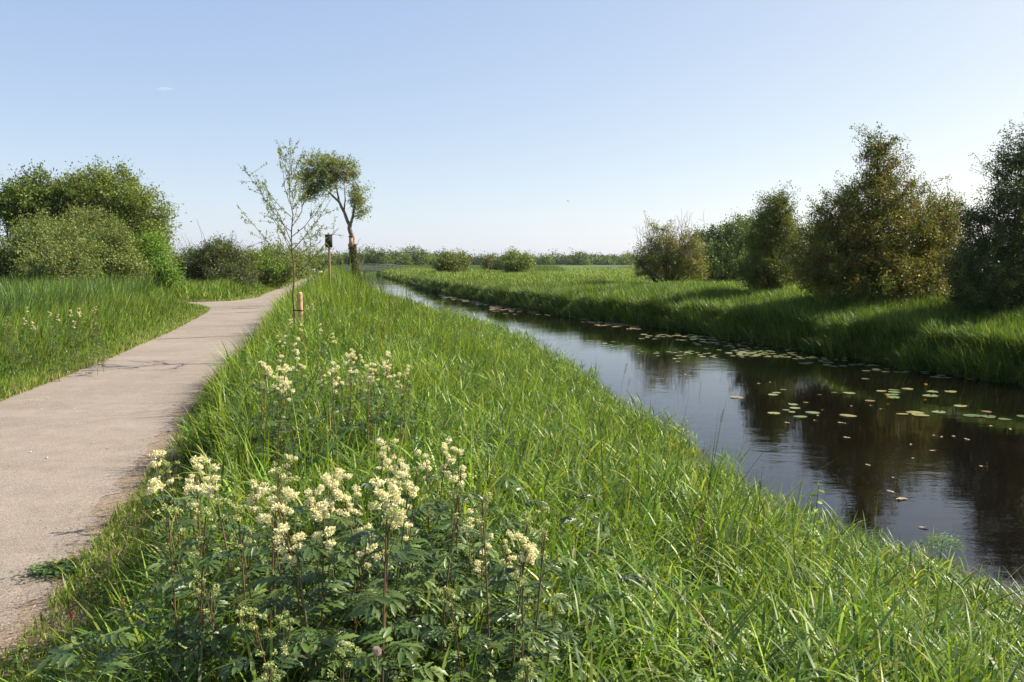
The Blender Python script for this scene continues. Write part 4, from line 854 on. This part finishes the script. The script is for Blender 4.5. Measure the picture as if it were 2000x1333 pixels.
for i_ in range(46): tq = random.random() ** 1.3; grass_head(715 + 280 * tq, 548 + 98 * tq + random.uniform(-8, 22), .80 + .12 * random.random(), 'reddish grass head among the dense grass on the crest of the near bank', 'reddish grass heads on the crest', 1.3)
for i_ in range(16): grass_head(900 + 500 * random.random(), 720 + 200 * random.random(), .68, 'slim purplish grass head scattered in the near bank grass', 'scattered grass heads')
def plantain(u, v, H_, label):
    x, y = head_at(u, v, H_); e = empty('plantain', (x, y, float(ground_z(x, y))), random.random() * 6, label=label, cat='wildflower'); ben = random.uniform(-.06, .06)
    q = G(); q.tube([(0, 0, 0), (ben * .3, 0, H_ * .5), (ben, 0, H_)], .0016, (.22, .22, .1), 4); q.build('stem', M_STEM, e)
    q = G(); m = 160; s_ = rng.random(m); th_ = rng.random(m) * 6.28; rr_ = .007 * np.sin(.4 + s_ * 2.5); P = np.stack([ben + rr_ * np.cos(th_), rr_ * np.sin(th_), H_ + s_ * .045], 1)
    q.tube([(ben, 0, H_), (ben, 0, H_ + .02), (ben, 0, H_ + .045)], [.005, .006, .002], (.22, .10, .05), 6); q.leaves(P, rand_dirs(m), rand_dirs(m) + (0, 0, .5), .006, .004, jcol((.33, .15, .08), m, .3)); q.build('flower_spike', M_CLOTH, e)
plantain(234, 1190, .42, 'brown plantain spike standing highest at the lower left'); plantain(144, 1268, .36, 'brown plantain spike second from the left corner'); plantain(134, 1300, .34, 'brown plantain spike lowest in the left corner'); plantain(137, 1212, .30, 'pinkish plantain spike close to the path edge')
# yellow-leaved seedling above the water
p_ = at_depth(1600, 945, 4.3); x, y = p_[0], p_[1]; HS = (p_[2] - float(ground_z(x, y))) / .98; print('seedling', x, float(nw(y)), HS); sd0 = empty('alder_seedling', (x, y, float(ground_z(x, y))), label='thin seedling with a few yellow green leaves against the water', cat='young plant'); sd0.scale = (HS, HS, HS)
q_ = G(); q_.tube([(-.10, 0, -.05), (-.04, 0, .5), (0, 0, .98)], [.004, .003, .0015], (.10, .07, .05), 5); q_.build('stem', M_STEM, sd0)
q_ = G(); m = 12; zz_ = np.linspace(.6, .98, m); a_ = np.arange(m) * 2.4; q_.leaves6(np.stack([np.interp(zz_, [.5, .98], [-.04, 0]), 0 * a_, zz_], 1), np.stack([.3 * np.cos(a_), -.7 + 0 * a_, .6 + 0 * a_], 1), np.stack([np.cos(a_), np.sin(a_), .1 - .5 * rng.random(m)], 1), .045, .024, jcol((.30, .42, .04), m, .15)); q_.build('foliage', M_LEAF, sd0)
x, y = at_height(1832, 1125, WZ)[:2]; sd1 = empty('water_plant', (x, y, WZ - .1), label='feathery green plant standing in the shallow water at the lower right', cat='plant')
q_ = G(); q_.tube([(0, 0, 0), (.02, 0, .38)], [.007, .004], (.05, .04, .03), 6); q_.build('stem', M_STEM, sd1)
q_ = G(); m = 520; th_ = rng.random(m) * 6.28; rr_ = rng.random(m) ** .6; q_.leaves(np.stack([.02 + .15 * rr_ * np.cos(th_), .13 * rr_ * np.sin(th_), .40 + .05 * rng.normal(size=m) * .5 - .05 * rr_], 1), rand_dirs(m) * .5 + (0, 0, 1), np.stack([np.cos(th_), np.sin(th_), 0 * th_], 1), .028, .011, jcol((.11, .20, .035), m, .2)); q_.build('foliage', M_LEAF, sd1)
# arching dead stalk and broad reed leaves
def arch(name, label, cat, pts, d, r0, col, mt, flat=False):
    P = np.array([at_depth(u, v, d + dd_) for u, v, dd_ in pts]); b_ = P[-1].copy(); b_[2] = float(ground_z(b_[0], b_[1])); P = np.concatenate([P, [b_]]); t = np.linspace(0, 1, len(P)); tt = np.linspace(0, 1, 28)
    C = np.stack([np.interp(tt, t, P[:, a]) for a in range(3)], 1)
    for _ in range(4): C[1:-1] = (C[:-2] + 2 * C[1:-1] + C[2:]) / 4
    q = G()
    if flat:
        w = r0 * np.sin(np.linspace(.02, 1, 28) ** .8 * 3.0); V = np.stack([C - np.stack([0 * w, w * .4, w], 1), C, C + np.stack([0 * w, -w * .2, w], 1)], 1).reshape(-1, 3); F = []
        for i_ in range(27): a = i_ * 3; F += [(a, a + 1, a + 4, a + 3), (a + 1, a + 2, a + 5, a + 4)]
        q.add(V - b_, F, col)
    else: q.tube(C - b_, np.linspace(r0 * .5, r0, 28), col, 5)
    tag(q.build(name, mt), label, cat).location = b_
arch('dead_stalk', 'pale dead stalk arching over the lower grass', 'stalk', [(1215, 1130, .2), (1260, 1128, .15), (1310, 1148, .1), (1350, 1180, 0), (1375, 1210, 0), (1400, 1260, -.05)], 2.5, .0024, (.36, .28, .18), M_STEM)
arch('reed_leaf', 'broad green blade arching at the lower middle right', 'leaf', [(1465, 1190, .05), (1440, 1165, .05), (1400, 1147, 0), (1370, 1150, 0), (1345, 1175, 0), (1332, 1230, 0)], 2.35, .009, (.15, .25, .05), M_GRASS, True)
arch('reed_leaf', 'bluish green blade standing tilted in the centre of the bank', 'leaf', [(690, 830, .1), (660, 860, .05), (630, 888, 0), (600, 910, 0), (585, 940, 0)], 4.2, .014, (.10, .19, .06), M_GRASS, True)
arch('reed_leaf', 'long green blade rising from the bottom edge right of the flowers', 'leaf', [(943, 1205, 0), (935, 1250, 0), (925, 1300, 0), (918, 1340, 0)], 1.9, .008, (.12, .24, .03), M_GRASS, True)
# dandelion-like heads and a fluffy seed head
for u, v, lb in ((112, 1118, 'left'), (142, 1110, 'right')):
    x, y = solve_ground(u, v); e = empty('dandelion', (x, y, .02), label='%s of two small yellow flowers in the leaf patch on the path edge' % lb, cat='wildflower'); q = G(); m = 40; d_ = rand_dirs(m); d_[:, 2] = np.abs(d_[:, 2]) * .5; q.leaves(np.tile((0, 0, .03), (m, 1)), d_ + (0, 0, 1), d_, .014, .005, jcol((.75, .55, .03), m, .1)); q.build('petals', M_FLOWER, e); q = G(); q.tube([(0, 0, -.02), (0, 0, .03)], .0015, (.1, .15, .05), 4); q.build('stem', M_STEM, e)
gg = G(); n = 900; cx_, cy_ = solve_ground(125, 1120); X = cx_ + rng.normal(size=n) * .08; Y = cy_ + rng.normal(size=n) * .06
gg.leaves(np.stack([X, Y, .018 + .03 * rng.random(n)], 1), rand_dirs(n) * .6 + (0, 0, 1), rand_dirs(n) * (1, 1, .3), .03, .014, jcol((.09, .15, .035), n)); tag(gg.build('leaf_patch', M_LEAF), 'small isolated patch of green leaves growing on the path edge', 'weeds', kind='stuff')
x, y = head_at(736, 1272, .75, 10); e = empty('seed_head', (x, y, float(ground_z(x, y))), label='fluffy pinkish white seed ball low in the dark leaves', cat='seed head'); q = G(); m = 700; d_ = rand_dirs(m); q.leaves(d_ * .004 + (0, 0, .75), rand_dirs(m), d_, .008, .0011, jcol((.6, .48, .44), m, .1)); q.build('fluff', M_FLOWER, e); q = G(); q.tube([(0, 0, 0), (0, 0, .75)], .0015, (.15, .15, .06), 4); q.build('stem', M_STEM, e)

# ------------------------------------------------------------------ pebbles on the path, birds, person
pb_ = G(); th_ = np.linspace(0, math.pi, 5); pb_.tube(np.stack([0 * th_, 0 * th_, -np.cos(th_) * .5], 1), np.sin(th_) * .9 + .02, (.55, .50, .45), 7); pbm = pb_.mesh('pebble', M_SAND, True)
for u, v in [(75, 789), (58, 783), (62, 782), (145, 799), (93, 778), (132, 777), (212, 776), (158, 765), (294, 792), (25, 812), (80, 799), (76, 837), (42, 839), (92, 895), (190, 658 + 60), (232, 718), (345, 703), (170, 730), (120, 786), (40, 786), (10, 787), (182, 865), (60, 884), (273, 775), (20, 910)]:
    P = at_height(u, v, .014); o = bpy.data.objects.new('pebble', pbm); COL.objects.link(o); s_ = random.uniform(.006, .014); o.location = (P[0], P[1], .014 + s_ * .35); o.scale = (s_, s_ * random.uniform(.6, 1), s_ * .8); o.rotation_euler = (0, 0, random.random() * 6)
    tag(o, 'small pale pebble lying loose on the path', 'pebble', 'pebbles on the path')
def bird(u, v, d, span, label):
    e = empty('bird', at_depth(u, v, d), .6, label=label, cat='bird'); e.rotation_euler = (.3, .5, .6); q = G(); t = np.linspace(0, 1, 8)
    q.tube(np.stack([(t - .5) * span * .5, 0 * t, 0 * t], 1), span * .06 * np.sin(t * 3.0 + .08) + .002, (.10, .09, .09), 7)
    for sg in (-1, 1):
        V = [(.05 * span, 0, 0), (.10 * span, sg * .25 * span, .10 * span), (-.10 * span, sg * .5 * span, .06 * span), (-.06 * span, sg * .2 * span, .07 * span), (-.08 * span, 0, 0), (-.08 * span, 0, .006 * span)]
        q.add(V[:4] + [V[4]], [(0, 1, 2, 3), (0, 3, 4, 0)][:1], (.08, .07, .07)); q.add([V[0], V[3], V[4], (0, 0, -.01 * span)], [(0, 1, 2, 3)], (.08, .07, .07))
    q.build('body', M_CLOTH, e)
bird(1109, 393, 60, .34, 'small dark bird flying low above the meadow'); bird(877, 49, 70, .16, 'tiny dark bird high in the upper sky')
def person(loc, rz):
    root = empty('person', loc, rz, label='distant person in a pale pink top sitting low beyond the left grass', cat='person')
    J = {'pelvis': ((0, 0, .30), .15), 'chest': ((0, .03, .62), .15), 'neck': ((0, .02, .80), .055), 'head': ((0, 0, .93), .095), 'crown': ((0, 0, 1.02), .07)}
    for s_, n_ in ((-1, 'l'), (1, 'r')):
        J.update({n_ + 'sh': ((s_ * .18, .03, .72), .06), n_ + 'el': ((s_ * .24, -.08, .50), .045), n_ + 'wr': ((s_ * .16, -.26, .44), .032), n_ + 'ha': ((s_ * .13, -.34, .42), .03),
                  n_ + 'hip': ((s_ * .10, -.03, .28), .09), n_ + 'kn': ((s_ * .14, -.42, .46), .065), n_ + 'an': ((s_ * .13, -.58, .08), .042), n_ + 'to': ((s_ * .13, -.74, .05), .035)})
    E = [('pelvis', 'chest'), ('chest', 'neck'), ('neck', 'head'), ('head', 'crown')]
    for n_ in 'lr': E += [('chest', n_ + 'sh'), (n_ + 'sh', n_ + 'el'), (n_ + 'el', n_ + 'wr'), (n_ + 'wr', n_ + 'ha'), ('pelvis', n_ + 'hip'), (n_ + 'hip', n_ + 'kn'), (n_ + 'kn', n_ + 'an'), (n_ + 'an', n_ + 'to')]
    def skin(name, keys, edges, grow, col):
        ks = list(keys); me = bpy.data.meshes.new(name); me.from_pydata([J[k_][0] for k_ in ks], [(ks.index(a), ks.index(b)) for a, b in edges], []); o = bpy.data.objects.new(name, me); COL.objects.link(o); o.parent = root
        sm = o.modifiers.new('skin', 'SKIN'); o.modifiers.new('sub', 'SUBSURF').levels = 1
        for i_, k_ in enumerate(ks): me.skin_vertices[0].data[i_].radius = (J[k_][1] * grow,) * 2; me.skin_vertices[0].data[i_].use_root = (i_ == 0)
        me.materials.append(mat(name + '_material', .8, .2, base=col)); return o
    skin('body', J, E, 1.0, (.50, .30, .22))
    tk_ = ['pelvis', 'chest', 'lsh', 'rsh', 'lel', 'rel']; skin('shirt', tk_, [e for e in E if e[0] in tk_ and e[1] in tk_], 1.16, (.72, .50, .46))
    lk_ = ['pelvis', 'lhip', 'rhip', 'lkn', 'rkn', 'lan', 'ran']; skin('trousers', lk_, [e for e in E if e[0] in lk_ and e[1] in lk_], 1.14, (.12, .03, .03))
    q = G(); m = 500; d_ = rand_dirs(m); d_[:, 2] = np.abs(d_[:, 2]); q.leaves(np.array((0, .015, .95)) + d_ * .105, d_, np.stack([.2 * d_[:, 0], .4 + 0 * d_[:, 0], -1 + 0 * d_[:, 0]], 1), .08, .03, jcol((.05, .03, .02), m)); q.build('hair', M_CLOTH, root)
p_ = foot(357, 62); person((p_[0], p_[1], p_[2] - .18), .4)
hz = G(); hz.box((0, 1900, 38), (2600, 2100, 42), (1, 1, 1)); hm = bpy.data.materials.new('haze'); hm.use_nodes = True; hn = hm.node_tree; hn.nodes.remove(hn.nodes['Principled BSDF'])
pv = hn.nodes.new('ShaderNodeVolumePrincipled'); pv.inputs['Color'].default_value = (.86, .92, 1, 1); pv.inputs['Density'].default_value = .00008; pv.inputs['Anisotropy'].default_value = .3
hn.links.new(pv.outputs[0], hn.nodes['Material Output'].inputs['Volume']); tag(hz.build('haze', hm), kind='stuff')
cl = G(); th_ = np.linspace(0, math.pi, 9)
for dx_, dz_, sc_ in ((0, 0, 1), (-14, -1.5, .6), (13, -.5, .7)):
    cl.tube(np.stack([dx_ + 19 * sc_ * -np.cos(th_), 0 * th_, dz_ + 0 * th_], 1), np.sin(th_) * 5.5 * sc_ + .05, (.9, .9, .9), 12)
cm = bpy.data.materials.new('cloud_vapour'); cm.use_nodes = True; cn = cm.node_tree; cn.nodes.remove(cn.nodes['Principled BSDF'])
cv = cn.nodes.new('ShaderNodeVolumePrincipled'); cv.inputs['Color'].default_value = (1, 1, 1, 1); cv.inputs['Density'].default_value = .035
cn.links.new(cv.outputs[0], cn.nodes['Material Output'].inputs['Volume']); co_ = cl.build('cloud', cm); co_.location = at_depth(321, 174, 2500); tag(co_, 'tiny pale wisp of cloud alone in the upper left sky', 'cloud')
print('verts', sum(len(m_.vertices) for m_ in bpy.data.meshes), 'objects', len(bpy.data.objects))
